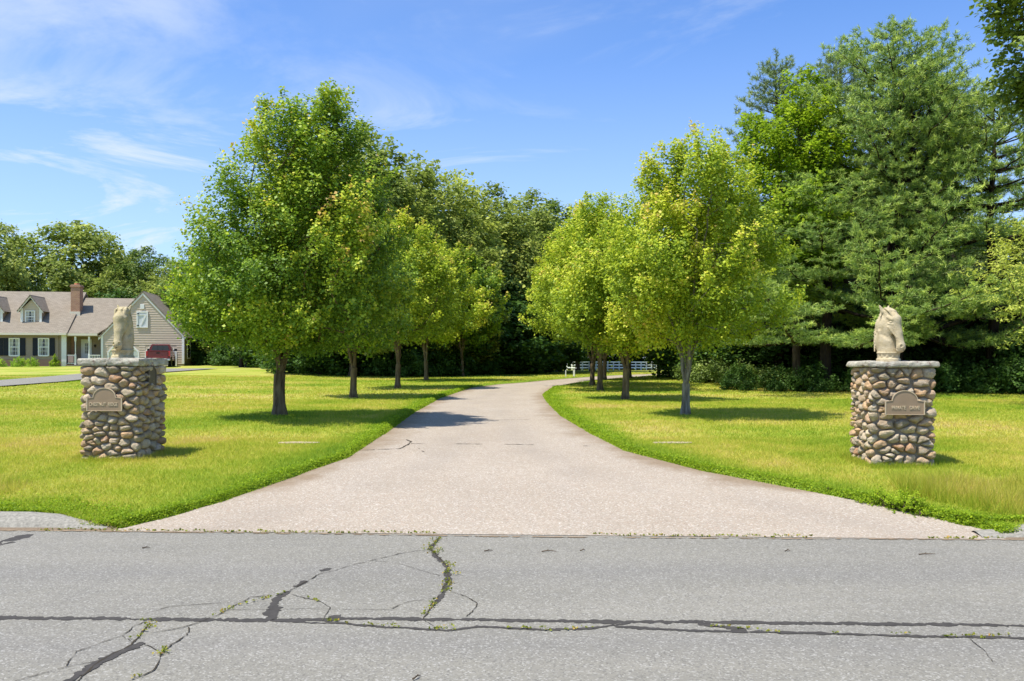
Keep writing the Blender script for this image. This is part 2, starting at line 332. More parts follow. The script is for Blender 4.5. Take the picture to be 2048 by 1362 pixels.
def edgedist(X, Y):       # positive outside the driveway
    X = np.asarray(X, float); Y = vof(X, np.asarray(Y, float))
    # divide by slope so that the distance is roughly perpendicular
    sl_ = np.abs((xl(Y+.2)-xl(Y-.2))/.4); sr_ = np.abs((xr(Y+.2)-xr(Y-.2))/.4)
    dl = (xl(Y)-X)/np.sqrt(1+sl_**2); dr = (X-xr(Y))/np.sqrt(1+sr_**2)
    return np.maximum(dl, dr)
def zg(X, Y):
    d = edgedist(X, Y); lift = np.where(np.asarray(Y) > 7, -.03+.075*sstep((d+.02)/.10), 0)
    return zb(X, Y)+lift*sstep((np.asarray(Y)-yroad(X)+.02)/.25)
def tintf(X, Y):
    X = np.asarray(X, float); Y = np.asarray(Y, float); d = edgedist(X, Y)
    t = .17+.84*fbm(X, Y, 2.6, 3)+.26*(vn(X, Y, .35, 9)-.5)+.14*(vn(X, Y, .11, 19)-.5)
    t += np.where(X > 3, .05, 0)*sstep((14-Y)/6)
    lush = sstep(1-(d-.10)/(.35+.7*vn(X, Y, 1.3, 41)))*sstep((60-Y)/30); t = t*(1-.7*lush)+.10*lush
    # wilted strip at the left lawn and mown stripes by the house
    st = sstep((-X-15)/4)*sstep((Y-38)/4); q = (X*.50+Y*.87)
    t = t+st*(.16*np.sign(np.sin(q*2.4))*1.0+.02)
    bare = (1-sstep((Y-yroad(X)-.10)/.12))*(np.abs(X) < 40)*(Y > yroad(X)-.3)
    return np.clip(t, .02, .93)*(1-bare)+1.0*bare
rows = np.concatenate([np.linspace(-300, -20, 8), np.linspace(-10, 5, 5), np.array([7.0, 7.4]), np.arange(7.64, 13, .10), np.arange(13, 24, .25), np.arange(24, 74, .5), np.array([76, 80, 86, 92, 100, 110, 125, 150, 200, 300, 500])])
offL = np.concatenate([[0, .02, .05, .09, .14, .2, .3, .45, .65, .9, 1.2], np.arange(1.6, 8, .45), np.arange(8.2, 20, .8), np.arange(20.5, 60, .7), [64, 80, 110, 160, 300, 500]])
offR = np.concatenate([[0, .02, .05, .09, .14, .2, .3, .45, .65, .9, 1.2], np.arange(1.6, 12, .45), np.arange(12.4, 30, 1.2), [34, 40, 50, 70, 110, 200, 400]])
def ground():
    n = len(rows); Yc = rows.copy(); XL = xl(np.clip(Yc, 7.6, 92)); XR = xr(np.clip(Yc, 7.6, 88))
    fr = np.linspace(0, 1, 7)[1:-1]
    X = np.concatenate([XL[:, None]-offL[::-1][None], XL[:, None]+(XR-XL)[:, None]*fr[None], XR[:, None]+offR[None]], 1)
    near = np.clip(1-(Yc-7.64)/6, 0, 1)*(Yc >= 7.6); Y = Yc[:, None]-.045*np.clip(X, -14, 14)*near[:, None]
    Z = np.where(Yc[:, None] < 7.6, -.06, zg(X, Y)); m = X.shape[1]
    V = np.stack([X, Y, Z], 2).reshape(-1, 3)
    i = np.arange(n-1)[:, None]*m+np.arange(m-1)[None]; Fc = np.stack([i, i+1, i+1+m, i+m], 2).reshape(-1, 4)
    o = npmesh('ground', V, Fc, M['lawn'], None, tintf(X, Y).ravel(), True, dom='POINT'); tag(o, kind='structure')
ground()
def drive():
    Yc = np.concatenate([np.arange(7.64, 14, .1), np.arange(14, 40, .25), np.arange(40, 88, .5)]); k = 25; fr = np.linspace(0, 1, k)
    XL = xl(Yc)-.03; XR = xr(Yc)+.03
    X = XL[:, None]+(XR-XL)[:, None]*fr[None]; near = np.clip(1-(Yc-7.64)/6, 0, 1)
    Y = Yc[:, None]-.045*np.clip(X, -14, 14)*near[:, None]; Z = zb(X, Y)+.004
    d = np.maximum(-edgedist(X, Y), 0); d = d+np.where(Y < 9.3, .5, 0)*sstep((9.6-Y)/1.0)
    m = k; i = np.arange(len(Yc)-1)[:, None]*m+np.arange(m-1)[None]
    o = npmesh('driveway', np.stack([X, Y, Z], 2).reshape(-1, 3), np.stack([i, i+1, i+1+m, i+m], 2).reshape(-1, 4), M['chip'], None, d.ravel(), True, 'edge', 'POINT'); tag(o, kind='structure')
    return o
drv = drive()
def roadsheet():
    X = np.array([-90, -40, -20, -14, -7, 0, 7, 14, 20, 40, 90.]); V = [(x, -2.2, -.004) for x in X]+[(x, float(yroad(x)), 0.0) for x in X]; n = len(X)
    o = npmesh('road', V, [(i, i+1, n+i+1, n+i) for i in range(n-1)], M['asphalt']); tag(o, kind='structure'); return o
road = roadsheet()

# ribbons on a surface: cracks and sealant
def pr(px, py): Y = CAMZ*F/(py-HOR); return ((px-1024)*Y/F, Y)
rs = np.random.RandomState(5)
def ribbon(pts, w, z=.004, rough=.35, step=.016, conv=pr, zf=None, seed=0, gaps=0.0):
    P = np.array([conv(*p) for p in pts]); seg = np.linalg.norm(np.diff(P, axis=0), axis=1); s = np.r_[0, np.cumsum(seg)]
    t = np.arange(0, s[-1]+step, step); x = np.interp(t, s, P[:, 0]); y = np.interp(t, s, P[:, 1])
    r = np.random.RandomState(seed+len(pts)*7+int(abs(P[0, 0])*10)); k = len(t)
    jit = np.convolve(r.randn(k+8), np.ones(5)/5, 'same')[4:-4]*.014; x = x+jit*.6; y = y+np.convolve(r.randn(k+8), np.ones(7)/7, 'same')[4:-4]*.012
    d = nrm(np.stack([np.gradient(x), np.gradient(y)], 1)); nn = np.stack([-d[:, 1], d[:, 0]], 1)
    wn = w*(1+rough*np.convolve(r.randn(k+10), np.ones(4)/2, 'same')[5:-5]); wn = wn+w*.13*np.random.RandomState(seed+9).randn(k); wn = np.clip(wn, w*.10, w*1.9)
    wn[0] *= .2; wn[-1] *= .2; cx = r.randn(k)*w*.08
    A = np.stack([x, y], 1)+nn*(wn/2+cx)[:, None]; B = np.stack([x, y], 1)-nn*(wn/2-cx)[:, None]
    zz = (lambda q: np.full(len(q), z)) if zf is None else (lambda q: zf(q[:, 0], q[:, 1])+z)
    V = np.concatenate([np.c_[A, zz(A)], np.c_[B, zz(B)]]); i = np.arange(k-1); Fc = np.stack([i, i+k, i+k+1, i+1], 1)
    if gaps: Fc = Fc[vn(t[:-1], t[:-1]*0+seed, .22, 4) > gaps]
    return V, Fc
def ribbons(name, specs, mat, parent, **kw):
    Vs = []; Fs = []; o = 0
    for q, (pts, w) in enumerate(specs):
        k = dict(kw); k['z'] = kw.get('z', .004)+.0003*(q % 5); V, Fc = ribbon(pts, w, seed=q, **k); Vs.append(V); Fs.append(Fc+o); o += len(V)
    return npmesh(name, np.concatenate(Vs), np.concatenate(Fs), mat, parent)
TAR = [([(-60, 1235), (280, 1238), (540, 1241)], .058), ([(540, 1241), (700, 1237), (1000, 1240), (1200, 1244), (1400, 1244), (2110, 1252)], .052),
       ([(545, 1242), (680, 1247), (800, 1256), (900, 1261), (960, 1253), (1100, 1260), (1180, 1257), (1260, 1246)], .03),
       ([(1230, 1254), (1400, 1262), (1700, 1268), (1850, 1273), (2110, 1278)], .032), ([(1395, 1246), (1470, 1258), (1490, 1262)], .05),
       ([(878, 1076), (860, 1097), (872, 1112), (893, 1133), (897, 1160), (887, 1188), (866, 1212)], .038),
       ([(541, 1241), (545, 1215), (557, 1194), (578, 1182)], .06), ([(590, 1174), (615, 1162)], .05), ([(642, 1143), (662, 1136)], .04),
       ([(120, 1375), (165, 1345), (210, 1318), (285, 1286)], .05), ([(-30, 1090), (20, 1080), (62, 1069)], .10), ([(-30, 1096), (30, 1084)], .05), ([(655, 1235), (680, 1236)], .10)]
ribbons('tar_seam', TAR, M['tar'], road, z=.0012, rough=.28)
CR = [([(140, 1375), (200, 1322), (262, 1290), (300, 1245)], 0.0087), ([(30, 1362), (130, 1335), (188, 1324)], 0.0050), ([(130, 1335), (150, 1305), (240, 1273), (272, 1252), (290, 1243)], 0.0050),
      ([(256, 1366), (308, 1340), (322, 1312), (330, 1300), (372, 1270), (378, 1255)], 0.0062), ([(300, 1266), (372, 1255), (428, 1234), (500, 1196), (575, 1184), (640, 1148), (720, 1127), (800, 1108), (872, 1097)], 0.0056),
      ([(288, 1230), (340, 1213), (460, 1205)], 0.0037), ([(582, 1190), (640, 1203), (662, 1216), (648, 1236)], 0.0043), ([(903, 1184), (930, 1193), (956, 1206), (945, 1225), (930, 1236)], 0.0050),
      ([(782, 1219), (820, 1203), (870, 1197)], 0.0037), ([(450, 1220), (560, 1219), (700, 1219), (835, 1221)], 0.0031), ([(878, 1078), (859, 1097), (894, 1133), (897, 1160), (862, 1215), (846, 1238)], 0.0081),
      ([(745, 1121), (800, 1128), (880, 1152)], 0.0031), ([(846, 1240), (870, 1254)], 0.0031), ([(1940, 1278), (1968, 1300), (1985, 1325)], 0.0037), ([(244, 1272), (262, 1284)], 0.0043), ([(285, 1288), (318, 1302)], 0.0037)]
ribbons('crack', CR, M['crack'], road, z=.0030, rough=.4)
DCR = [([(690, 903), (800, 898), (820, 888), (1000, 889), (1120, 891), (1180, 893)], .02), ([(860, 838), (960, 841), (1060, 840)], .02), ([(848, 905), (838, 898)], .02), ([(812, 880), (822, 884), (815, 891)], .02)]
ribbons('crack', DCR, M['crack'], drv, z=.008, rough=.6, conv=at, zf=zb, gaps=.3)
def weeds(name, spots, mat, parent, size=.02, n=26, zf=None, spread=.03, up=.03):
    r = np.random.RandomState(len(spots)); C = []; Nn = []; S = []; T = []
    for (x, y, s) in spots:
        k = int(n*s)+3; p = np.stack([x+r.randn(k)*spread*2.2*s, y+r.randn(k)*spread*s, r.rand(k)*up*s+.008], 1)
        if zf is not None: p[:, 2] += zf(p[:, 0], p[:, 1])
        C.append(p); Nn.append(nrm(r.randn(k, 3)+[0, 0, .8])); S.append(size*(.6+.8*r.rand(k))); T.append(np.clip(.5+.25*r.randn(k)+.0, 0, 1))
    return leafobj(name, np.concatenate(C), np.concatenate(Nn), np.concatenate(S), np.concatenate(T), mat, parent)
def leafobj(name, C, Nn, S, T, mat, parent=None, aspect=.8, seed=1, fold=.10):
    r = np.random.RandomState(seed); k = len(C); a = nrm(np.cross(Nn, r.randn(k, 3))); b = np.cross(Nn, a); S = np.asarray(S)[:, None]
    p0 = C-a*S*.5; p1 = C+b*S*.5*aspect+Nn*S*fold-a*S*.1; p2 = C+a*S*.5; p3 = C-b*S*.5*aspect+Nn*S*fold-a*S*.1
    V = np.stack([p0, p1, p2, p3], 1).reshape(-1, 3)
    return npmesh(name, V, np.arange(4*k).reshape(-1, 4), mat, parent, T)
ws = []
for pts, s in [([(878, 1078), (858, 1097), (872, 1108)], 1.0), ([(893, 1125), (900, 1150)], .8), ([(895, 1160), (897, 1185)], .6), ([(868, 1202), (852, 1228)], .55), ([(735, 1250), (800, 1256)], .5), ([(870, 1258), (905, 1259)], .9),
               ([(1030, 1256), (1100, 1260)], .5), ([(1140, 1259), (1175, 1256)], .6), ([(285, 1246), (300, 1258), (275, 1278)], .7), ([(322, 1300), (318, 1315), (328, 1298)], .8), ([(428, 1232), (470, 1212), (570, 1186)], .35),
               ([(1430, 1252), (1550, 1265)], .4), ([(1672, 1268), (1680, 1268)], .5), ([(1795, 1267), (1820, 1269)], .7), ([(1895, 1274), (1950, 1273), (2020, 1273)], .45), ([(650, 1240), (690, 1246)], .3), ([(268, 1356), (262, 1360)], .9), ([(620, 1197), (645, 1204)], .3)]:
    P = np.array([pr(*p) for p in pts]); s_ = np.r_[0, np.cumsum(np.linalg.norm(np.diff(P, axis=0), axis=1))]
    for t in np.arange(0, s_[-1]+.02, .05): ws.append((np.interp(t, s_, P[:, 0])+rs.randn()*.012, np.interp(t, s_, P[:, 1])+rs.randn()*.012, s*(.5+rs.rand())*.42))
tag(weeds('weeds', ws, M['moss'], None, .016, 20), 'tufts of moss and small weeds growing in the road cracks', 'weeds', kind='stuff')
ws = []
for x in np.arange(-4.3, 4.6, .06):
    if vn(np.array([x]), np.array([0.]), .5, 8)[0] > .52 or x < -3.1: ws.append((x, float(yroad(x))+.02+rs.randn()*.02, (.35+.6*rs.rand())*(1.3 if -4.2 < x < -3.0 and vn(np.array([x]), np.array([3.]), .4, 8)[0] > .45 else .38)))
tag(weeds('weeds', ws, M['moss'], None, .02, 16, zf=zb), 'line of weeds along the seam between road and driveway', 'weeds', kind='stuff')
# sandy seam between road and drive, and leaning asphalt berms
ribbons('sand_seam', [([(-60, 1061), (100, 1062), (250, 1064), (700, 1069), (1024, 1074), (1400, 1077), (1960, 1080), (2100, 1081)], .022)], M['sand'], road, z=.006, rough=.9, gaps=.0)
def berm(x0, x1, taper, label):
    X = np.linspace(x0, x1, 90); prof = [(.02, -.02), (.05, .012), (.10, .065), (.17, .105), (.27, .115), (.35, .10), (.42, .02)]
    V = []
    for x in X:
        f = float(sstep((x-taper)/.9)) if taper > 0 and False else 1.0
        e = min(abs(x-taper)/.8, 1); e = e*e*(3-2*e); y0 = float(yroad(x))
        for (a, b) in prof: V.append((x, y0+a*(.55+.45*e)+.015*mnoise.noise((x*3, a*9, 0)), b*(.25+.75*e)+float(zb(x, y0+a))*.3+.012*mnoise.noise((x*5, a*20, 3))))
    k = len(prof); i = np.arange(len(X)-1)[:, None]*k+np.arange(k-1)[None]
    o = npmesh('kerb_berm', V, np.stack([i, i+k, i+k+1, i+1], 2).reshape(-1, 4), M['berm'], smooth=True)
    return tag(o, label, 'kerb', 'rolled asphalt kerbs')
berm(-30, -3.75, -3.75, 'low cracked grey asphalt kerb at the road edge left of the driveway')
berm(4.15, 30, 4.15, 'low grey asphalt kerb at the road edge right of the driveway')

# neighbour's asphalt drive, across the left lawn
def ndrive():
    c = [(345, 739.5), (300, 744), (240, 749), (160, 757), (100, 762), (40, 768), (-40, 774), (-200, 786)]
    P = np.array([at(*p) for p in c]); s = np.r_[0, np.cumsum(np.linalg.norm(np.diff(P, axis=0), axis=1))]; t = np.arange(0, s[-1], .5)
    x = np.interp(t, s, P[:, 0]); y = np.interp(t, s, P[:, 1]); d = nrm(np.stack([np.gradient(x), np.gradient(y)], 1)); nn = np.stack([-d[:, 1], d[:, 0]], 1)
    w = np.interp(t, [0, 6, 12, s[-1]], [6.2, 4.6, 3.4, 2.9]); V = []; k = 7
    for j in range(len(t)):
        for q in np.linspace(-.5, .5, k): V.append((x[j]+nn[j, 0]*w[j]*q, y[j]+nn[j, 1]*w[j]*q, 0))
    V = np.array(V); V[:, 2] = zg(V[:, 0], V[:, 1])+.05; i = np.arange(len(t)-1)[:, None]*k+np.arange(k-1)[None]
    o = npmesh('neighbour_driveway', V, np.stack([i, i+1, i+k+1, i+k], 2).reshape(-1, 4), M['asphalt'], smooth=True); tag(o, kind='structure'); return V
NDV = ndrive()
for px, w, lab in ((598, .62, 'pale flat stone set flush in the lawn left of the driveway'), (1345, .62, 'pale flat stone set flush in the lawn right of the driveway')):
    x, y = at(px, 893); z = float(zg(x, y)); mb = MB(); rr = random.Random(px)
    out = [(w/2*math.cos(a)*(.95+.1*rr.random()), .085*math.sin(a)*(.7+.5*rr.random()), 0) for a in [2*math.pi*i/16 for i in range(16)]]
    mb.prism(out, (x, y, z-.05), (x, y, z+.022)); tag(mb.build('flat_stone', M['slab'], bevel=.01), lab, 'stone', 'flat stones in the lawns')

# ------------------------------------------------------------------ grass
def blades(n, X, Y, h, w, seed, tadd=0.0, lean=.6):
    r = np.random.RandomState(seed); a = r.rand(n)*2*np.pi; Z = zg(X, Y)-.01; dx = np.cos(a)*w/2; dy = np.sin(a)*w/2
    hh = h*(.5+.8*r.rand(n)); la = r.rand(n)*2*np.pi; ll = hh*lean*r.rand(n)
    V = np.stack([np.stack([X-dx, Y-dy, Z], 1), np.stack([X+dx, Y+dy, Z], 1), np.stack([X+np.cos(la)*ll, Y+np.sin(la)*ll, Z+hh], 1)], 1)
    T = np.clip(tintf(X, Y)+r.randn(n)*.13+tadd, 0, 1); return V, T
def scatter(n, y0, y1, seed, spread=.64):
    r = np.random.RandomState(seed); Y = np.sqrt(y0**2+(y1**2-y0**2)*r.rand(n)); X = (r.rand(n)*2-1)*Y*spread
    e = edgedist(X, Y); ok = (e > .015) & (Y > yroad(X)+.09+.33*np.maximum(sstep((-3.9-X)/.7), sstep((X-4.3)/.7)))
    # keep clear of the house drive
    return X[ok], Y[ok]
GV = []; GT = []
near_h = lambda X, Y: .05+.025*fbm(X, Y, 1.5, 21)
for (n, y0, y1, hw, seed) in ((330000, 7.6, 13.5, .0065, 1), (260000, 13.5, 24, .012, 2), (200000, 24, 45, .026, 3), (70000, 45, 68, .05, 4)):
    X, Y = scatter(n, y0, y1, seed)
    if y0 > 40:
        k = ~((X < -13)); X, Y = X[k], Y[k]
    h = near_h(X, Y)*(.8 if y0 < 24 else .8); V, T = blades(len(X), X, Y, h, hw*1.2, seed+10, 0, 1.5); GV.append(V); GT.append(T)
# tall unmown grass at the right verge and tufts round the pillars
r = np.random.RandomState(77); n = 30000; X = 3.4+r.rand(n)*3.6; Y = yroad(X)+.45+r.rand(n)**.8*1.5
k = (edgedist(X, Y) > .45) & (vn(X, Y, .5, 31) > .25) & (X > 3.9+(Y-8)*.2); X, Y = X[k], Y[k]; V, T = blades(len(X), X, Y,   .11+.11*vn(X, Y, .4, 5), .006, 78, -.06, .9); GV.append(V); GT.append(T)
n = 7000; X = -8+r.rand(n)*3.2; Y = yroad(X)+.5+r.rand(n)*1.2; k = vn(X, Y, .5, 33) > .55; X, Y = X[k], Y[k]; V, T = blades(len(X), X, Y, .13, .006, 79, .0, .7); GV.append(V); GT.append(T)
PIL = [(-5.21, 11.42), (4.85, 10.86)]
for q, (cx, cy) in enumerate(PIL):
    n = 5000; a = r.rand(n)*2*np.pi; rad = .40/np.maximum(np.abs(np.cos(a)), np.abs(np.sin(a)))+r.rand(n)**1.5*.16; X = cx+np.cos(a)*rad; Y = cy+np.sin(a)*rad
    V, T = blades(n, X, Y, .075, .006, 90+q, -.05, .6); GV.append(V); GT.append(T)
GV = np.concatenate(GV); GT = np.concatenate(GT)
tag(npmesh('grass', GV.reshape(-1, 3), np.arange(len(GV)*3).reshape(-1, 3), M['grass'], None, GT), 'mown lawn grass with taller clumps on both sides of the driveway', 'grass', kind='stuff')
# clover-like fringe along the drive edge
def fringe():
    r = np.random.RandomState(12); C = []
    for side in (0, 1):
        n = 36000; Y = 7.7+r.rand(n)**1.6*26; d = .01+np.abs(r.randn(n))*.13*(.35+1.3*vn(Y, Y*0, .7, 4))-.04*vn(Y, Y*0, .25, 7); X = (xl(Y)-d*1.25) if side == 0 else (xr(Y)+d*1.25)
        near = np.clip(1-(Y-7.64)/6, 0, 1); Yy = Y-.045*np.clip(X, -14, 14)*near
        hgt = (.012+.05*np.exp(-((d-.12)/.12)**2)*vn(X*2, Y*2, .5, 2)); C.append(np.stack([X, Yy, zg(X, Yy)+r.rand(n)*hgt+.005], 1))
    n = 22000; X = -8+r.rand(n)*4.3; Y = yroad(X)+.12+.30*sstep((-3.8-X)/.8)+np.abs(r.randn(n))*.22; C.append(np.stack([X, Y, zg(X, Y)+.01+r.rand(n)*.07*vn(X, Y, .3, 3)], 1))
    n = 20000; X = 3.9+r.rand(n)*4; Y = yroad(X)+.40+np.abs(r.randn(n))*.16; C.append(np.stack([X, Y, zg(X, Y)+.01+r.rand(n)*.08*vn(X, Y, .3, 3)], 1))
    C = np.concatenate(C); C = C[C[:, 1] > yroad(C[:, 0])+.08+.28*np.maximum(sstep((-4.0-C[:, 0])/.7), sstep((C[:, 0]-4.4)/.7))]; C = C[edgedist(C[:, 0], C[:, 1]) > -.03]; k = len(C)
    S = .010+.0011*C[:, 1]; S = S*(.7+.6*r.rand(k))
    tag(leafobj('ground_cover', C, nrm(r.randn(k, 3)*.6+[0, 0, 1]), S, np.clip(.42+.2*r.randn(k), 0, 1), M['leaf_lime'], None), 'bright clover and creeping weeds spilling over the lawn edges', 'ground cover', kind='stuff')
fringe()

# ------------------------------------------------------------------ trees
def tubes(P0, P1, r0, r1, n=6):
    d = nrm(P1-P0); ref = np.where(np.abs(d[:, 2:3]) > .9, np.array([[1., 0, 0]]), np.array([[0, 0, 1.]])); a = nrm(np.cross(d, ref)); b = np.cross(d, a)
    t = np.arange(n)*2*np.pi/n; c = np.cos(t)[None, :, None]; s = np.sin(t)[None, :, None]; ring = a[:, None]*c+b[:, None]*s
    A = P0[:, None]+ring*r0[:, None, None]; B = P1[:, None]+ring*r1[:, None, None]; k = len(P0)
    V = np.concatenate([A, B], 1).reshape(-1, 3); j = np.arange(n); q = np.stack([j, (j+1) % n, (j+1) % n+n, j+n], 1)
    return V, (np.arange(k)[:, None, None]*2*n+q[None]).reshape(-1, 4)
def skeleton(rng, pts, base_nodes, base_par, pull=.22, step=.35):
    nodes = list(map(np.array, base_nodes)); par = list(base_par); plen = [0.0]
    for i in range(1, len(nodes)): plen.append(plen[par[i]]+np.linalg.norm(nodes[i]-nodes[par[i]]))
    cap = 20000; A = np.zeros((cap, 3)); PL = np.zeros(cap); n = len(nodes); A[:n] = nodes; PL[:n] = plen; par = par+[0]*(cap-n)
    ends = []; mz = base_nodes[0][2]
    for p in pts:
        d = np.linalg.norm(A[:n]-p, axis=1); cost = d+pull*PL[:n]+np.where(A[:n, 2] > p[2]+.15, 1.5, 0)+np.where(A[:n, 2] < FORK[0], 2.5, 0)
        j = int(np.argmin(cost)); q = A[j].copy(); dist = d[j]; k = max(1, int(dist/step)); prev = j
        for i in range(1, k+1):
            f = i/k; w = q+(p-q)*f; w = w+rng.randn(3)*.03*dist*(1 if i < k else 0); w[2] -= .10*dist*math.sin(math.pi*f)
            A[n] = w; PL[n] = PL[prev]+dist/k; par[n] = prev; prev = n; n += 1
        ends.append(prev)
        if n > cap-60: break
    return A[:n], np.array(par[:n]), np.array(ends)
FORK = [0.0]
def grow(name_mesh, seed, H, fork, hb, prof, npts, trunk_r, leafn, leafs, sig, tip, mats, leaders=5, lobes=.16, asp=.8, minr=.008, upt=.5, redtips=.0, flat=1.0, shell=.42, off=(0, 0), off0=(0, 0), pads=30, gap=.30):
    ox = lambda t: off0[0]*min(1, t*4+.3)+off[0]*t; oy = lambda t: off0[1]*min(1, t*4+.3)+off[1]*t
    rng = np.random.RandomState(seed); FORK[0] = fork-.05; pts = []
    ph = rng.rand(6)*6.28; T = np.array([p[0] for p in prof]); Rr = np.array([p[1] for p in prof])
    def RR(t, th): return np.interp(t, T, Rr)*(1+lobes*(np.sin(2*th+ph[0]+t*3)+.8*np.sin(3*th+ph[1]-t*5)+.7*np.sin(5*th+ph[2]+t*9))*.6)
    Rm = Rr.max(); PC = []
    for i in range(pads):
        t = (i+.5)/pads; t = t**.85; th = i*2.39996+rng.randn()*.25; R_ = RR(t, th)*.62*(1 if i % 5 else .3); PC.append((R_*math.cos(th)+ox(t), R_*math.sin(th)+oy(t), hb+(.06+.88*t)*(H-hb)))
    PC = np.array(PC); pext = .80+.34*rng.rand(pads); ptint = rng.randn(pads)*.09; zs_ = 1.25; gp = gap*2.2*math.sqrt(Rm*(H-hb)/2/pads); own = []
    while len(pts) < npts:
        t = rng.rand(); th = rng.rand()*6.283; R_ = RR(t, th)
        if rng.rand() > (R_/Rm)**1.3: continue
        rho = rng.rand()**shell; p = np.array((R_*rho*math.cos(th)+ox(t), R_*rho*math.sin(th)+oy(t), hb+t*(H-hb)))
        dd_ = np.linalg.norm((PC-p)*np.array([1, 1, zs_]), axis=1); j = np.argsort(dd_)[:2]
        if rho > .4 and (dd_[j[1]]-dd_[j[0]]) < gp*(.35+.9*rng.rand()): continue
        q = PC[j[0]]+(p-PC[j[0]])*pext[j[0]]; ax_ = np.array([ox(t), oy(t), p[2]]); q = ax_+(q-ax_)*(.86+.16*pext[j[0]]); pts.append(q); own.append(j[0])
    pts = np.array(pts); own = np.array(own)
    base = []; bp = []; z = 0.0; k = 0
    while z < fork: base.append((.03*math.sin(z*2+ph[3])*z, .03*math.cos(z*1.7+ph[4])*z, z)); bp.append(max(0, k-1)); k += 1; z += .22
    top = len(base)-1
    for l in range(leaders):
        th = 6.283*l/leaders+rng.randn()*.25; tt = .88 if l == 0 else .45+.35*rng.rand(); rad = (0.1 if l == 0 else .52)*np.interp(tt, T, Rr)
        tgt = np.array([rad*math.cos(th)+ox(tt), rad*math.sin(th)+oy(tt), hb+tt*(H-hb)]); st = np.array(base[top]) if l == 0 else np.array(base[max(0, top-rng.randint(0, 2))]); L_ = np.linalg.norm(tgt-st); m = max(3, int(L_/.3)); prev = top
        for i in range(1, m+1):
            f = i/m; w = st+(tgt-st)*f; w[2] = st[2]+(tgt[2]-st[2])*(f**1.0); w[:2] = st[:2]+(tgt[:2]-st[:2])*(f**1.12); w = w+rng.randn(3)*.03; base.append(tuple(w)); bp.append(prev); prev = len(base)-1
    o = np.argsort(np.linalg.norm(pts-np.array([0, 0, fork]), axis=1)); pts = pts[o]; own = own[o]
    A, par, ends = skeleton(rng, pts, base, bp); n = len(A); cnt = np.zeros(n); cnt[ends] += 1
    for i in range(n-1, 0, -1): cnt[par[i]] += cnt[i]
    cnt = np.maximum(cnt, .5); rad = trunk_r*(cnt/cnt[0])**.52; rad = rad*np.where(A[:, 2] < fork, 1+.5*np.exp(-A[:, 2]/.12), 1)
    i = np.arange(1, n); k = i[rad[i] > minr]; P0 = A[par[k]]; P1 = A[k]; r0 = np.minimum(rad[par[k]], rad[k]*1.35); big = (A[k][:, 2] < fork) & (par[k] < top+1); r0[big] = rad[par[k]][big]
    P1 = P1+nrm(P1-P0)*rad[k][:, None]*.25
    V, Fc = tubes(P0, P1, r0, rad[k], 7 if minr < .012 else 5)
    # leaves
    E = A[ends]; Pp = A[par[ends]]; C = np.array([ox(.5), oy(.5), hb+.35*(H-hb)]); out = nrm(E-C); d = nrm(nrm(E-Pp)*.5+out*.6+np.array([0, 0, upt])); m = len(E)
    csz = .6+.8*rng.rand(m); idx = np.repeat(np.arange(m), np.maximum(4, (leafn*csz).astype(int))); q = len(idx); u = rng.rand(q)
    pos = E[idx]+d[idx]*((u-.4)*tip*csz[idx])[:, None]+rng.randn(q, 3)*(sig*csz[idx]*(1.15-.75*u))[:, None]*np.array([1, 1, flat])
    nn = nrm(out[idx]*.40+np.array([0, 0, .75])+rng.randn(q, 3)*.48); th_ = np.clip((pos[:, 2]-hb)/(H-hb), 0, 1)
    ct = rng.randn(m)*.07+ptint[own[:m]]; tint = .40+ct[idx]+rng.randn(q)*.12+.14*(u-.3)
    if redtips: tint = tint+np.where(u > .72, rng.rand(q)*redtips*(.5+th_), 0)
    S = leafs*(.65+.7*rng.rand(q))
    return (V, Fc), (pos, nn, S, np.clip(tint, 0, 1), seed, asp), mats
def tree(kind, data, loc, label, cat='tree', group=None, rz=0.0, sc=1.0, crown='crown'):
    (V, Fc), (pos, nn, S, T, seed, asp), (mb_, ml) = data; e = empty(kind, loc, rz, sc)
    npmesh('trunk', V, Fc, mb_, e, smooth=True); leafobj(crown, pos, nn, S, T, ml, e, asp, seed); return tag(e, label, cat, group)
def put(proto, px, Y, label=None, rz=0.0, sc=1.0, group=None, X=None):
    c = copy_tree(proto); x = (px-1024)*Y/F if X is None else X; c.location = (x, Y, float(zg(x, Y))-.03); c.rotation_euler = (0, 0, rz); c.scale = (sc,)*3 if isinstance(sc, (int, float)) else sc
    if label: c['label'] = label
    if group: c['group'] = group
    return c
def hfor(px, Y, ty):   # height that reaches picture row ty
    x = (px-1024)*Y/F; return CAMZ-(ty-HOR)*Y/F-float(zg(x, Y))
def gl(px, Y): x = (px-1024)*Y/F; return (x, Y, float(zg(x, Y))-.02)
MR = 'maples lining the driveway'
MD = (M['bark_maple'], M['maple_dark']); ML = (M['bark_maple'], M['maple_light']); MG = (M['bark_grey'], M['maple_light'])
PL1 = [(0, 1.0), (.08, 1.85), (.2, 2.05), (.35, 2.0), (.5, 1.85), (.65, 1.6), (.78, 1.4), (.88, 1.15), (.95, .9), (1, .35)]
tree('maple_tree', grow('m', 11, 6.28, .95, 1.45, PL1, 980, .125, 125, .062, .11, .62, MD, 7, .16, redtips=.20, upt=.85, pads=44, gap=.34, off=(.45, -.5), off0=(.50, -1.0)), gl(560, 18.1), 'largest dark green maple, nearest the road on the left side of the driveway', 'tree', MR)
PR1 = [(0, .7), (.1, 1.35), (.25, 1.75), (.45, 1.7), (.6, 1.45), (.75, 1.45), (.9, 1.15), (1, .3)]
tree('maple_tree', grow('m', 23, hfor(1371, 18.2, 300), .8, 1.6, PR1, 560, .085, 135, .062, .105, .60, MG, 7, .18, pads=34, gap=.34, off0=(-.22, -.5), redtips=.26, upt=.85), gl(1371, 18.2), 'yellow-green maple with pale grey trunk, nearest the road on the right of the driveway', 'tree', MR, rz=.6)
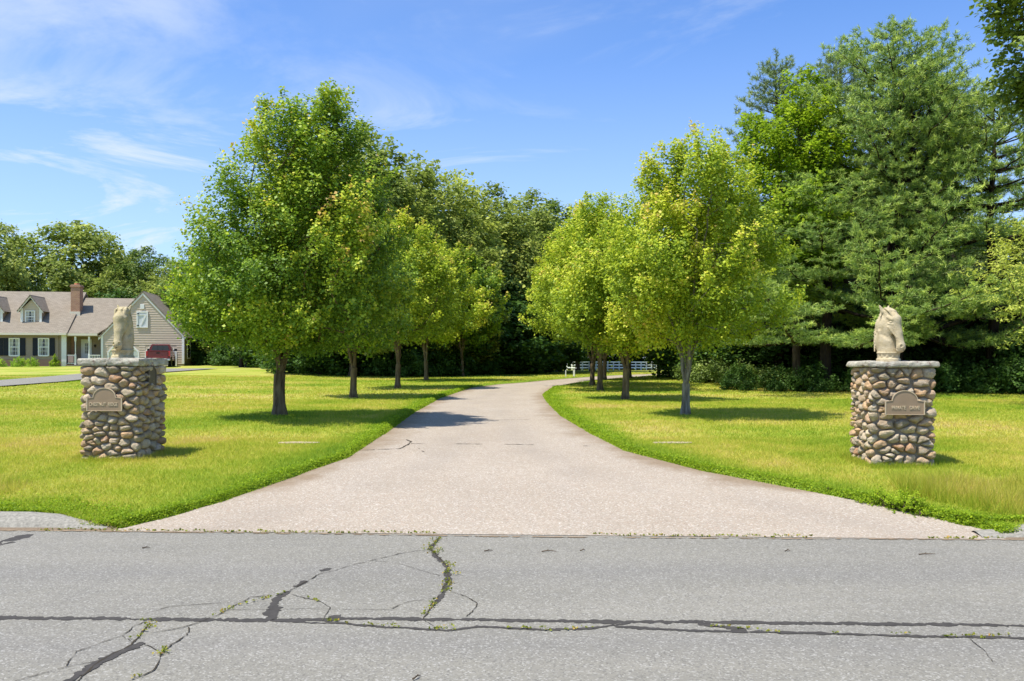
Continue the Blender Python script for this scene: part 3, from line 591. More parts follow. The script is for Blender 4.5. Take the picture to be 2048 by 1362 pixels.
PM = [(0, .8), (.1, 1.55), (.25, 1.95), (.45, 1.85), (.65, 1.45), (.82, .95), (.94, .5), (1, .15)]
def mm(seed, px, Y, ty, w, lab, mats, n=420, s=.11, rz=0.0, fork=1.1):
    H = hfor(px, Y, ty); prof = [(t, r_*w/1.95) for t, r_ in PM]
    return tree('maple_tree', grow('m', seed, H, fork, 1.45 if Y < 28 else 1.9, prof, int(n*.85),   .10, 98, s*.8, .14, .65, mats, 6, .2, redtips=.24, minr=.012, upt=.6), gl(px, Y), lab, 'tree', MR, rz)
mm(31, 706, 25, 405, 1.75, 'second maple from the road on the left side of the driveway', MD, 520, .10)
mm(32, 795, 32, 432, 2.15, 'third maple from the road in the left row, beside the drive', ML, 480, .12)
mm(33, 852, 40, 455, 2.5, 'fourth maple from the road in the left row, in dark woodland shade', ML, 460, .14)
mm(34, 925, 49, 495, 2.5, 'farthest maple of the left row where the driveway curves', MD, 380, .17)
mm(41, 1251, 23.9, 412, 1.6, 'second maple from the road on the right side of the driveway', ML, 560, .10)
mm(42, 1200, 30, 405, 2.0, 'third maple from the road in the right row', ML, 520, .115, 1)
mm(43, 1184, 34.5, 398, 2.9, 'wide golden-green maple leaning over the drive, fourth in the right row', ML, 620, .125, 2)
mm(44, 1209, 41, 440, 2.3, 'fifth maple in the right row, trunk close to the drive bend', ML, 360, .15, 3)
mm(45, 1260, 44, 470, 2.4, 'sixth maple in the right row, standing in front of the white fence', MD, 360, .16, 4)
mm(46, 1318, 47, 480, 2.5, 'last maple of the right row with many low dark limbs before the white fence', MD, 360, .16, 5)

# background broadleaf prototypes
PB = [(0, .55), (.12, .85), (.3, 1.0), (.5, 1.0), (.7, .82), (.85, .58), (.95, .32), (1, .1)]
def bgdata(seed, H, w, mats, n=330, leafn=62, s=.26, sig=.42, hb=.12, fl=.55, minr=.03, lob=.2):
    prof = [(t, r_*w) for t, r_ in PB]; return grow('b', seed, H, H*max(.08, hb*.8), H*hb, prof, n, H*.016, leafn, s, sig, .8, mats, 6, lob, minr=minr, upt=.35, flat=fl, shell=.36)
BB = M['bark_brown']
WL = 'broadleaf trees in the woods behind the left maples'; WR = 'trees in the woods on the right'; WH = 'trees behind the tan house'
protos = {}
def proto(key, *a, **k):
    protos[key] = bgdata(*a, **k)
proto('mid', 101, 13, 3.8, (BB, M['leaf_mid']), 420, 62, .23)
proto('dark', 102, 13, 3.8, (BB, M['leaf_dark']), 420, 62, .23)
proto('pale', 103, 12, 3.4, (BB, M['leaf_pale']), 380, 58, .22)
proto('mid2', 104, 13, 3.3, (BB, M['leaf_mid']), 380, 60, .23, .38)
proto('wide', 105, 12, 5.4, (BB, M['leaf_mid']), 480, 56, .30, .55, .25, .45, lob=.28)
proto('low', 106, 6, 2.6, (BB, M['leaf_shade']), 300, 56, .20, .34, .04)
first = {}
def bgtree(key, px, Y, ty, label, group, rz=0.0, wx=1.0, name='broadleaf_tree'):
    H0 = {'mid': 13, 'dark': 13, 'pale': 12, 'mid2': 13, 'wide': 12, 'low': 6}[key]; s = hfor(px, Y, ty)/(H0*1.03)
    if key not in first:
        first[key] = tree(name, protos[key], gl(px, Y), label, 'tree', group, rz, (s*wx, s*wx, s)); return first[key]
    c = put(first[key], px, Y, label, rz, (s*wx, s*wx, s), group); return c
rr = random.Random(3)
rowA = [('mid', 705, 47, 238, 'grey-green tree with the highest top, just right of the biggest maple'), ('mid2', 775, 50, 262, 'tall tree with feathery top, second peak right of the biggest maple'), ('mid2', 838, 55, 300, 'dark crown between the feathery tree and the pale lime tree'),
        ('pale', 905, 58, 338, 'pale yellow-green tree in the middle of the wood left of the drive'), ('mid', 975, 62, 362, 'rounded mid green tree right of the pale one'), ('mid', 1050, 68, 372, 'dark oak-like crown over the end of the driveway'),
        ('dark', 1120, 74, 392, 'dark tree top just left of the golden maple'), ('mid', 1185, 82, 402, 'far tree top seen in the gap above the drive bend')]
for i, (k, px, Y, ty, lab) in enumerate(rowA): bgtree(k, px, Y, ty, lab, WL, i*1.3)
GEN = 'green tree deep in the wood behind the left maples, one of several alike'
for i, (k, px, Y, ty) in enumerate([('mid', 640, 50, 300), ('pale', 820, 50, 385), ('mid2', 580, 58, 420), ('dark', 520, 70, 470), ('mid', 455, 76, 500), ('pale', 740, 62, 345), ('mid2', 880, 66, 370), ('mid', 1010, 80, 400), ('mid2', 940, 52, 452), ('pale', 1000, 66, 440),
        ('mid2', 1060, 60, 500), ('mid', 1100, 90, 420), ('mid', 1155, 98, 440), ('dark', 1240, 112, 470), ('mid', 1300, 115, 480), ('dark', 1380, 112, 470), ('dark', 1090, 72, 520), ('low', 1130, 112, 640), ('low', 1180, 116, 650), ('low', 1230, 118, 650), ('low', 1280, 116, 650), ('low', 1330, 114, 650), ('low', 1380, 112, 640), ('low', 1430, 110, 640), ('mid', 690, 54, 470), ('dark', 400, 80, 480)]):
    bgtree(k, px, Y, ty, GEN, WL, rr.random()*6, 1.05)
LOWL = 'small dark understory tree at the shaded edge of the left wood'
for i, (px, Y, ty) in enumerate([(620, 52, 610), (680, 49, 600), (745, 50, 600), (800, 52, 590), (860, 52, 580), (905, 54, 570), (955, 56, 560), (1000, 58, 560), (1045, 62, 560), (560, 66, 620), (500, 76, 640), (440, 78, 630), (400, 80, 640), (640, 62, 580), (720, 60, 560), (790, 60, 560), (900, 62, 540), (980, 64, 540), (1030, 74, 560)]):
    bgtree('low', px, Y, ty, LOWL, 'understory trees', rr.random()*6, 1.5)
# behind the house
bgtree('wide', 140, 108, 440, 'broad spreading tree behind the house roof, left of the brick chimney', WH, .4, 1.05)
bgtree('dark', 288, 104, 486, 'dark rounded tree behind the garage gable', WH, .4, 1.1)
bgtree('wide', -35, 84, 425, 'dark tree at the left edge of the picture behind the house', WH, 2.4, .8)['category'] = 'tree'
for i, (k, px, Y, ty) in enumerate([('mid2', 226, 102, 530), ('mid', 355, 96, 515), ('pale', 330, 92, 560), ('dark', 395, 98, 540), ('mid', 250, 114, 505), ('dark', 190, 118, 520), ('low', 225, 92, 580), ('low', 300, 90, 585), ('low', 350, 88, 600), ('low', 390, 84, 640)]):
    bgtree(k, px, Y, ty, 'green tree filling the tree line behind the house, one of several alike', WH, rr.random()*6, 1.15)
# the two slim trunks at the far end of the left lawn
pt = tree('broadleaf_tree', grow('pr', 55, hfor(482, 66, 570), 2.3, 2.6, [(0, .9), (.3, 1.9), (.6, 1.6), (1, .3)], 200, .17, 60, .18, .3, .5, (M['bark_dark'], M['leaf_dark']), 5, .2, minr=.02), gl(482, 66), 'slim dark-trunked tree at the far end of the left lawn, left of a pair', 'tree', 'pair of lawn trees')
put(pt, 495, 67, 'slim dark-trunked tree at the far end of the left lawn, right of a pair', 2.0, .96)
# right woods
PY = [(0, .8), (.15, 1.5), (.35, 1.8), (.55, 1.7), (.75, 1.3), (.9, .8), (1, .2)]
tree('broadleaf_tree', grow('y', 61, hfor(1600, 25.5, 150), 1.6, 2.6, [(t, r_*1.05) for t, r_ in PY], 700, .13, 62, .105, .17, .5, (BB, M['leaf_lime']), 5, .22, minr=.015, upt=.3, flat=.6), gl(1595, 31), 'tall lime-green broadleaf tree in front of the left pine', 'tree', WR, 0, 1.2)
tree('oak_tree', grow('o', 62, 13.5, 4.0, 4.9, [(0, .8), (.2, 2.1), (.5, 2.7), (.8, 2.3), (1, .6)], 700, .22, 70, .15, .26, .6, (BB, M['leaf_dark']), 6, .28, minr=.02, upt=.2, flat=.6), gl(2275, 20.5), 'dark leafy oak reaching in from the right edge, taller than the picture', 'tree', WR)
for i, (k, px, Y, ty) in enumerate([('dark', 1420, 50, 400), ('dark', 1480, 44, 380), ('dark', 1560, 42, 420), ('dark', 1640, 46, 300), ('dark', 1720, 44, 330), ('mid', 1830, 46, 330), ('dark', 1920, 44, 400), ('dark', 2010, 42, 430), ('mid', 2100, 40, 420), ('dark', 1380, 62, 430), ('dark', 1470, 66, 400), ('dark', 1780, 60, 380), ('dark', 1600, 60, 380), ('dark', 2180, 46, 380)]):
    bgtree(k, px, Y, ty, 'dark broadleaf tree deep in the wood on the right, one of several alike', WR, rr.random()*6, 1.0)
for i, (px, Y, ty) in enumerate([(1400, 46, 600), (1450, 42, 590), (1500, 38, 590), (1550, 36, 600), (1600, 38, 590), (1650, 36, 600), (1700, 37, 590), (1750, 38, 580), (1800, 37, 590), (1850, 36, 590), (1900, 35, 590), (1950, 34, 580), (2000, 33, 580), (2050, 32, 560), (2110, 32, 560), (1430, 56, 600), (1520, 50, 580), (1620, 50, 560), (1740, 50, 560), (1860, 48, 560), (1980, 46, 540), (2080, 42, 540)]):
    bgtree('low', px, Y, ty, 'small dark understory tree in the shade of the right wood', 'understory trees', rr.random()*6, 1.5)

# pines
def pine(seed, H, R0, hb, mats, nd=1.0, tops=1, needle=.15, sag=.18, lowboost=1.0):
    rng = np.random.RandomState(seed); P0 = []; P1 = []; r0 = []; r1 = []; TC = []; TD = []; TT = []
    def seg(a, b, ra, rb): P0.append(a); P1.append(b); r0.append(ra); r1.append(rb)
    axes = [((0, 0), H)]+[((rng.randn()*.9, rng.randn()*.6), H*(.9-.06*i)) for i in range(tops-1)]
    for ai, (offs, Hh) in enumerate(axes):
        split = 0 if ai == 0 else H*.45; tr = H*.02
        def ax(z): f = max(0, (z-split)/max(.1, Hh-split)); return np.array([offs[0]*min(1, f*2)+.05*math.sin(z), offs[1]*min(1, f*2)+.05*math.cos(z*1.3), z])
        zs = np.arange(split, Hh+.01, .4)
        for a, b in zip(zs[:-1], zs[1:]): seg(ax(a), ax(b), tr*(1-a/Hh)**.8+.015, tr*(1-b/Hh)**.8+.015)
        z = max(hb, split)
        while z < Hh-.15:
            t = (z-hb)/(Hh-hb); L = R0*(np.interp(t, [0, .12, .3, .55, .8, .92, 1], [1.0*lowboost, 1.05*lowboost, .86, .70, .48, .26, .08]))*(.7 if ai else 1)
            nb = 8 if t < .35 else 6 if t < .9 else 4; a0 = rng.rand()*6.28
            for k in range(nb):
                l = L*(.62+.5*rng.rand())
                if t < .5 and rng.rand() < .10: continue
                a = a0+6.28*k/nb+rng.randn()*.22; m = max(3, int(l/.3)); prev = ax(z); rise = .02+.60*t*t+.05*rng.randn(); d = np.array([math.cos(a), math.sin(a), 0]); side = np.array([-math.sin(a), math.cos(a), 0])
                for i in range(1, m+1):
                    f = i/m; p = ax(z)+d*l*f+np.array([0, 0, l*(rise*f-sag*(1-t)*math.sin(math.pi*f)*1.2+.16*f*f*(1-t))])+side*.06*rng.randn()
                    rb = max(.005, .013*l*(1-f)+.005); seg(prev, p, max(.006, .013*l*(1-(i-1)/m)+.005), rb); prev0 = prev; prev = p
                    if f > .26:
                        for sgn in (-1, 1):
                            if rng.rand() < .12: continue
                            tl = (.22+.55*l*.5*(1-f*.75))*(.6+.7*rng.rand()); td = nrm(d*.75+side*sgn*(.9)+np.array([0, 0, .05+.18*rng.rand()+.3*t])); q = p+td*tl; seg(p, q, .007, .004)
                            nt = max(2, int(tl/.052*nd)); 
                            for j in range(nt):
                                g = (j+1)/nt; c = p+(q-p)*g+rng.randn(3)*np.array([.05, .05, .025]); TC.append(c); TD.append(nrm(td*.7+np.array([0, 0, .55])+rng.randn(3)*.28)); TT.append(.40+.16*rng.randn()+.20*(g > .8)+.16*(f > .7))  # outer tufts tinted paler, sun on the boughs put into the colour
                    if i == m or f > .55: TC.append(p+rng.randn(3)*.03); TD.append(nrm(d+np.array([0, 0, .6+.5*t])+rng.randn(3)*.2)); TT.append(.80)  # bough-end tufts palest, sunlight painted into the tint
            z += (1.0 if t < .42 else .52 if t < .6 else .34)*(.85+.3*rng.rand())
        tp = ax(Hh); seg(tp, tp+[0, 0, .45], .015, .006); 
        for j in range(8): TC.append(tp+[0, 0, .06*j]); TD.append(nrm(np.array([rng.randn()*.5, rng.randn()*.5, 1]))); TT.append(.6)
    P0 = np.array(P0); P1 = np.array(P1); V, Fc = tubes(P0, P1, np.array(r0), np.array(r1), 5)
    TC = np.array(TC); TD = np.array(TD); TT = np.array(TT); nn = 15; m = len(TC); idx = np.repeat(np.arange(m), nn); q = len(idx)
    dd = nrm(TD[idx]*.5+rng.randn(q, 3)*.62); Ln = needle*.66*(.7+.6*rng.rand(q)); w = .016; sd = nrm(np.cross(dd, rng.randn(q, 3))); b = TC[idx]+TD[idx]*(rng.rand(q)*.09)[:, None]
    NV = np.stack([b-sd*w/2, b+sd*w/2, b+dd*Ln[:, None]+sd*w*.22, b+dd*Ln[:, None]-sd*w*.22], 1).reshape(-1, 3)
    NT_ = np.clip(TT[idx]+rng.randn(q)*.12, 0, 1)
    return (V, Fc), (NV, np.arange(4*q).reshape(-1, 4), NT_), mats
def pinetree(data, loc, label, rz=0.0, sc=1.0):
    (V, Fc), (NV, NF, T), (mb_, ml) = data; e = empty('pine_tree', loc, rz, sc); npmesh('trunk', V, Fc, mb_, e, smooth=True); npmesh('needles', NV, NF, ml, e, T); return tag(e, label, 'tree', 'pines on the right')
PN = (M['bark_dark'], M['needle']); PNB = (M['bark_dark'], M['needle_blue'])
pinetree(pine(201, hfor(1765, 24.5, 75), 3.9, 2.1, PN, 1.0, 3, .16, .2, 1.12), gl(1790, 30), 'largest white pine with bushy twin top, behind the right stone pillar', 0, 1.215)
p2 = pinetree(pine(202, hfor(1555, 29, 135), 2.6, 2.2, PNB, .8, 1, .17), gl(1555, 35), 'narrower pine with spiky top left of the lime-green tree', 0, 1.2)
p3 = pinetree(pine(203, 8.4, 4.2, 2.5, PN, 1.0, 1, .16, .15, 1.2), gl(1985, 29.5), 'shorter wide pine with long bright boughs near the right edge', 1.0, 1.2)
c = copy_tree(p2); c.location = gl(1680, 37); c.rotation_euler = (0, 0, 2.0); c.scale = (1.35, 1.35, 1.3); c['label'] = 'pine behind the lime-green tree, between two taller pines'
c = copy_tree(p2); c.location = gl(1900, 36); c.rotation_euler = (0, 0, 4.0); c.scale = (1.5, 1.5, 1.1); c['label'] = 'thin-topped pine right of the largest pine with sky showing through'
c = copy_tree(p3); c.location = gl(1655, 30); c.rotation_euler = (0, 0, 2.6); c.scale = (1.25, 1.25, .88); c['label'] = 'low spreading pine with drooping boughs left of the right statue'
# light feathery sapling at the right edge
tree('sapling', grow('s', 71, 4.6, .9, 1.6, [(0, .7), (.3, 1.2), (.7, 1.1), (1, .5)], 120, .035, 46, .10, .16, .8, (BB, M['leaf_pale']), 5, .3, asp=.35, minr=.008, upt=.0, flat=.35), gl(2075, 21), 'feathery pale green sapling at the right edge below the oak', 'tree', 'saplings')

# bushes and undergrowth
def bushdata(seed, H, w, mats, n=70, s=.07, leafn=60, sig=.10): return grow('u', seed, H, .1, .05, [(0, .85*w), (.3, 1.0*w), (.65, .85*w), (.9, .5*w), (1, .2*w)], n, .03, leafn, s, sig, .25, mats, 6, .2, minr=.008, upt=.3)
ORD = ['first', 'second', 'third', 'fourth', 'fifth', 'sixth', 'seventh', 'eighth', 'ninth', 'tenth', 'eleventh', 'twelfth', 'thirteenth', 'fourteenth', 'fifteenth', 'sixteenth', 'seventeenth', 'eighteenth', 'nineteenth', 'twentieth', 'twenty-first', 'twenty-second', 'twenty-third', 'twenty-fourth', 'twenty-fifth', 'twenty-sixth', 'twenty-seventh']
def rank(lst, i): return ORD[sorted(range(len(lst)), key=lambda k: lst[k][0]).index(i)]
bu = tree('woodland_bush', bushdata(301, 1.2, .95, (BB, M['leaf_dark']), 60, .10, 50, .14), gl(1420, 37), 'low bright bush at the foot of the pines beside the right maples', 'bush', 'bushes along the wood edge', crown='foliage')
BR = 'low green bush along the shaded foot of the right wood'
LB1 = [(1370, 42, .8), (1385, 39, .75), (1455, 35, .85), (1490, 33.5, .8), (1530, 32, .7), (1575, 31, .6), (1625, 30.5, .5), (1410, 42, 1.0), (1455, 40, 1.1), (1395, 47, .8)]
for i, (px, Y, s) in enumerate(LB1):
    put(bu, px, Y, rank(LB1, i)+' low green bush from the left along the right wood edge', i*1.1, s)
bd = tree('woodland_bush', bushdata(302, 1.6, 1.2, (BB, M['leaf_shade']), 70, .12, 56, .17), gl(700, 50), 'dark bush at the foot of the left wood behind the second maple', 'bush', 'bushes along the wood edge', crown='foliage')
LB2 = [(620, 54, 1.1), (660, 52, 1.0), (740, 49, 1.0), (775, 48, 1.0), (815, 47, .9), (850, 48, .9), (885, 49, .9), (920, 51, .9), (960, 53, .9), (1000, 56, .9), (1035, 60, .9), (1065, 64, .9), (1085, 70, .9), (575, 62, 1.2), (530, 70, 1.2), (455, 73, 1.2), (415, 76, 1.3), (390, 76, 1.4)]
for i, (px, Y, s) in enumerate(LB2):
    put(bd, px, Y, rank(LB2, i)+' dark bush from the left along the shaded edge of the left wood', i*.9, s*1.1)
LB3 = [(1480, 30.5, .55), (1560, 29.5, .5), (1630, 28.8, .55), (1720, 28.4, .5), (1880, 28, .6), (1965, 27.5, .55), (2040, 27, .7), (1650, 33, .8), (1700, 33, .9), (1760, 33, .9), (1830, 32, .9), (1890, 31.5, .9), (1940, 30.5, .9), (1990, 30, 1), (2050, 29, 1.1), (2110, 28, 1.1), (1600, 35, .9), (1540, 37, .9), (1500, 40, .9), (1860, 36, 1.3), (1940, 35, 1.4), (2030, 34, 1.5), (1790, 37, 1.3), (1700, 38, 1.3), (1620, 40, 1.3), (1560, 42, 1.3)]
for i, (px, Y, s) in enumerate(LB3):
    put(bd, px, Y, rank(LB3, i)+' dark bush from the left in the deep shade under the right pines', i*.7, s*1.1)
hs = 'shrubs along the house foundation'
hb1 = tree('foundation_shrub', bushdata(303, 1.25, .95, (BB, M['shrub']), 70, .10, 40, .11), (-42, 66.3, .78), 'larger flowering yellow-green shrub below the left shuttered window', 'shrub', hs, crown='foliage')
# verge weeds at the right kerb
wv = tree('weed_plant', bushdata(304, .19, .14, (BB, M['leaf_lime']), 22, .030, 26, .025), (3.75, 8.95, .1), 'leafy weed at the drive edge, largest of the clump by the right verge', 'plant', 'leafy weeds along the right verge', crown='foliage')
r_ = random.Random(8)
LW = [(1722, 1008, .8), (1750, 1012, 1.0), (1775, 1016, 1.2), (1800, 1022, 1.2), (1828, 1026, 1.3), (1845, 1034, 1.1), (1700, 1000, .6), (1765, 1008, .9), (1925, 1048, .6), (1880, 1040, .6), (1660, 990, .45), (1812, 1012, .9)]
for i, (px, py, s) in enumerate(LW):
    x, y = at(px, py); y += .05; c = copy_tree(wv); c.location = (x, y, float(zg(x, y))); c.rotation_euler = (0, 0, i*1.3); c.scale = (s*.5,)*3; c['label'] = rank(LW, i)+' leafy weed from the left at the right edge of the driveway'
x, y = at(1815, 1026); wv.location = (x, y+.06, float(zg(x, y))); wv.scale = (.8,)*3

# ------------------------------------------------------------------ stone pillars
PW = .70; PH = 1.24
def stonework(seed, parent):
    rng = np.random.RandomState(seed); per = 4*PW; ay = 1.5; n = 225
    S = np.c_[rng.rand(n)*per, rng.rand(n)*PH*ay]
    for it in range(2):
        Q = np.c_[rng.rand(14000)*per, rng.rand(14000)*PH*ay]; dx = np.abs(Q[:, None, 0]-S[None, :, 0]); dx = np.minimum(dx, per-dx); d = dx**2+(Q[:, None, 1]-S[None, :, 1])**2; k = d.argmin(1)
        for i in range(n):
            q = Q[k == i]
            if len(q):
                rel = (q[:, 0]-S[i, 0]+per/2) % per-per/2; S[i, 0] = (S[i, 0]+rel.mean()) % per; S[i, 1] = q[:, 1].mean()
    na = 22; th = np.arange(na)*2*np.pi/na; dirs = np.c_[np.cos(th), np.sin(th)]; rings = [.3, .55, .75, .9, 1.0, 1.0]; V = []; Fc = []; T = []
    def pos(u, z, p):
        u = u % per; k = int(u//PW) % 4; t = u-k*PW-PW/2; a = -k*math.pi/2  # front, left, back, right going round
        e = np.array([0, -1.]); s = np.array([-1., 0]) if True else 0
        w = min(1.0, abs(t)/(PW/2))**5; nn = e+s*(1 if t > 0 else -1)*w; nn = nn/np.linalg.norm(nn)
        q = e*PW/2+s*t+nn*p; c, si = math.cos(a), math.sin(a); return (q[0]*c-q[1]*si, q[0]*si+q[1]*c, z)
    for i in range(n):
        rel = S-S[i]; rel[:, 0] = (rel[:, 0]+per/2) % per-per/2; d = np.hypot(rel[:, 0], rel[:, 1]); nb = np.argsort(d)[1:14]; acc = np.zeros(na)
        for j in nb:
            c = (dirs@rel[j])/d[j]; rad = np.where(c > .02, d[j]/2/np.maximum(c, .02), 9); acc += rad**-7.0
        for lim in (S[i, 1]+.02, PH*ay-S[i, 1]):
            c = dirs[:, 1]*(-1 if lim == S[i, 1]+.02 else 1); rad = np.where(c > .02, max(lim, .03)/np.maximum(c, .02), 9); acc += rad**-7.0
        rad = acc**(-1/7.0); rad = np.minimum(rad, .16)-.006; rad = rad*(1+.05*np.sin(3*th+rng.rand()*6)+.04*np.sin(5*th+rng.rand()*6))
        P = .045+.022*rng.rand(); tl = rng.randn(2)*.28; b = len(V); sharp = 2.0+1.6*rng.rand()
        V.append(pos(S[i, 0], S[i, 1]/ay, P))
        for ri, s in enumerate(rings):
            for a in range(na):
                uz = S[i]+dirs[a]*rad[a]*s; p = P*max(0, 1-s**sharp)**.5*(1+(tl@dirs[a])*s) if ri < 5 else -.03
                if ri < 5: p += .014*mnoise.noise((uz[0]*16, uz[1]*16, seed))+.008*mnoise.noise((uz[0]*40, uz[1]*40, seed))
                V.append(pos(uz[0], uz[1]/ay, p))
        for a in range(na): Fc.append((b, b+1+a, b+1+(a+1) % na, b))
        for ri in range(5):
            for a in range(na): x0 = b+1+ri*na+a; x1 = b+1+ri*na+(a+1) % na; Fc.append((x0, x0+na, x1+na, x1))
        T += [rng.rand()]*(na*6)
    me = bpy.data.meshes.new('stonework'); me.from_pydata(V, [], [f[:3] if f[0] == f[3] else f for f in Fc]); a = me.attributes.new('tint', 'FLOAT', 'FACE'); a.data.foreach_set('value', np.array(T, np.float32))
    import bmesh; bm = bmesh.new(); bm.from_mesh(me); bmesh.ops.recalc_face_normals(bm, faces=bm.faces); bm.to_mesh(me); bm.free()
    me.polygons.foreach_set('use_smooth', np.ones(len(me.polygons), bool)); me.materials.append(M['stone']); o = bpy.data.objects.new('stonework', me); COL.objects.link(o); o.parent = parent
def slab(name, x0, x1, y0, y1, z0, z1, seed, parent):
    import bmesh
    bm = bmesh.new(); bmesh.ops.create_cube(bm, size=1); bmesh.ops.subdivide_edges(bm, edges=bm.edges[:], cuts=18, use_grid_fill=True)
    for v in bm.verts:
        x = x0+(v.co.x+.5)*(x1-x0); y = y0+(v.co.y+.5)*(y1-y0); z = z0+(v.co.z+.5)*(z1-z0)
        ex = abs(v.co.x)*2; ey = abs(v.co.y)*2; ez = abs(v.co.z)*2; q = Vector((x*3.2, y*3.2, seed)); q2 = Vector((x*13, y*13, z*16+seed)); c = max(ex, ey)
        inn = (1-(1-min(1, max(0, (c-.9)/.1)))) * ez**3*.012
        x += (.040*mnoise.noise(q+Vector((0, 0, z*4)))+.014*mnoise.noise(q2))*(1 if ex > .9 else .25)-inn*np.sign(v.co.x)*(ex > .9); y += (.040*mnoise.noise(q+Vector((5, 0, z*4)))+.014*mnoise.noise(q2+Vector((9, 0, 0))))*(1 if ey > .9 else .25)-inn*np.sign(v.co.y)*(ey > .9)
        z += .012*mnoise.noise(q+Vector((0, 7, 0)))+.006*mnoise.noise(q2+Vector((0, 0, 5)))
        v.co = (x, y, z)
    me = bpy.data.meshes.new(name); bm.to_mesh(me); bm.free(); me.materials.append(M['cap']); me.polygons.foreach_set('use_smooth', np.ones(len(me.polygons), bool))
    o = bpy.data.objects.new(name, me); COL.objects.link(o); o.parent = parent; m = o.modifiers.new('e', 'EDGE_SPLIT'); m.split_angle = R(50); return o
def lettering(txt, size, parent, x, y, z, mat, sx=.72):
    cu = bpy.data.curves.new('lettering', 'FONT'); cu.body = txt; cu.size = size; cu.align_x = 'CENTER'; cu.align_y = 'CENTER'; cu.extrude = .003; cu.space_character = 1.05; cu.offset = .0012
    o = bpy.data.objects.new('tmp_text', cu); COL.objects.link(o); dg = bpy.context.evaluated_depsgraph_get(); me = bpy.data.meshes.new_from_object(o.evaluated_get(dg)); bpy.data.objects.remove(o); bpy.data.curves.remove(cu)
    me.materials.clear(); me.materials.append(mat); t = bpy.data.objects.new('lettering', me); COL.objects.link(t); t.parent = parent; t.location = (x, y, z); t.rotation_euler = (R(90), 0, 0); t.scale = (sx, 1, 1); return t
def plaque(parent, words, w, h, ar, x, y, z, rz, lab=None, mats=('bronze', 'bronze_edge'), lsize=.06):
    out = [(-w/2, 0, 0), (w/2, 0, 0), (w/2, 0, h)]+[(ar*math.cos(a), 0, h+.012+ar*.80*math.sin(a)) for a in [math.pi*i/18 for i in range(19)]]+[(-w/2, 0, h)]
    if ar >= w/2-.01: out = [(-w/2, 0, 0), (w/2, 0, 0)]+[(w/2*math.cos(a), 0, h+w/2*math.sin(a)) for a in [math.pi*i/18 for i in range(19)]]
    pl = MB().prism(out, (0, 0, 0), (0, .018, 0)).build('plaque', M[mats[0]], parent, bevel=.002); pl.location = (x, y, z); pl.rotation_euler = (0, 0, rz)
    if lab: pl['label'] = lab
    n = len(out); cx = 0; cz = (h+ar*.4)/2; rim = MB()
    inn = [(p[0]*(1-.024/w*1.1), 0, cz+(p[2]-cz)*(1-.045)) for p in out]; V = [(p[0], -.006, p[2]) for p in out]+[(p[0], -.006, p[2]) for p in inn]+[(p[0], .004, p[2]) for p in out]+[(p[0], .002, p[2]) for p in inn]
    rim.poly(V, [(i, (i+1) % n, n+(i+1) % n, n+i) for i in range(n)]+[(i, 2*n+i, 2*n+(i+1) % n, (i+1) % n) for i in range(n)]+[(n+i, n+(i+1) % n, 3*n+(i+1) % n, 3*n+i) for i in range(n)])
    rim.build('rim', M[mats[1]], pl)
    for t, xx in words: lettering(t, lsize, pl, xx, -.003, h*.52, M['bronze_edge'])
    return pl
def pillar(cx, cy, rz, seed, label, words, caps, mir, capt):
    z = float(zg(cx, cy))-.03; e = empty('stone_pillar', (cx, cy, z), rz); tag(e, label, 'pillar', 'fieldstone entrance pillars')
    stonework(seed, e); hw = PW/2-.004; MB().box(-hw, hw, -hw, hw, -.1, PH+.01).build('mortar_core', M['mortar'], e)
    for q, (x0, x1, y0, y1) in enumerate(caps): slab('capstone', x0, x1, y0, y1, PH+.003, PH+capt, seed*3.1+q*7.7, e)
    plaque(e, words, .475, .165, .155, .0 if mir else -.03, -PW/2-.085, .66, 0); return e, z
CW = .41
pL, zL = pillar(-5.21, 11.42, R(-4), 5, 'round fieldstone pillar on the left lawn with a plaque reading CHESTNUT RIDGE', [('CHESTNUT', -.09), ('RIDGE', .115)], [(-CW, -.03, -CW, CW), (-.02, CW, -CW, .0), (-.02, CW, .01, CW)], False, .10)
plaque(pL, [],   .21, .15, .105, PW/2+.062, -.04, .98, R(90), 'small dark arched plaque on the side facing the driveway', ('bronze_dark', 'bronze_dark'))
pR, zR = pillar(4.85, 10.86, R(-4), 9, 'round fieldstone pillar on the right lawn with a plaque reading PRIVATE DRIVE', [('PRIVATE', -.075), ('DRIVE', .115)], [(-CW-.02, .03, -CW, CW), (.04, CW+.03, -CW, CW)], True, .075)

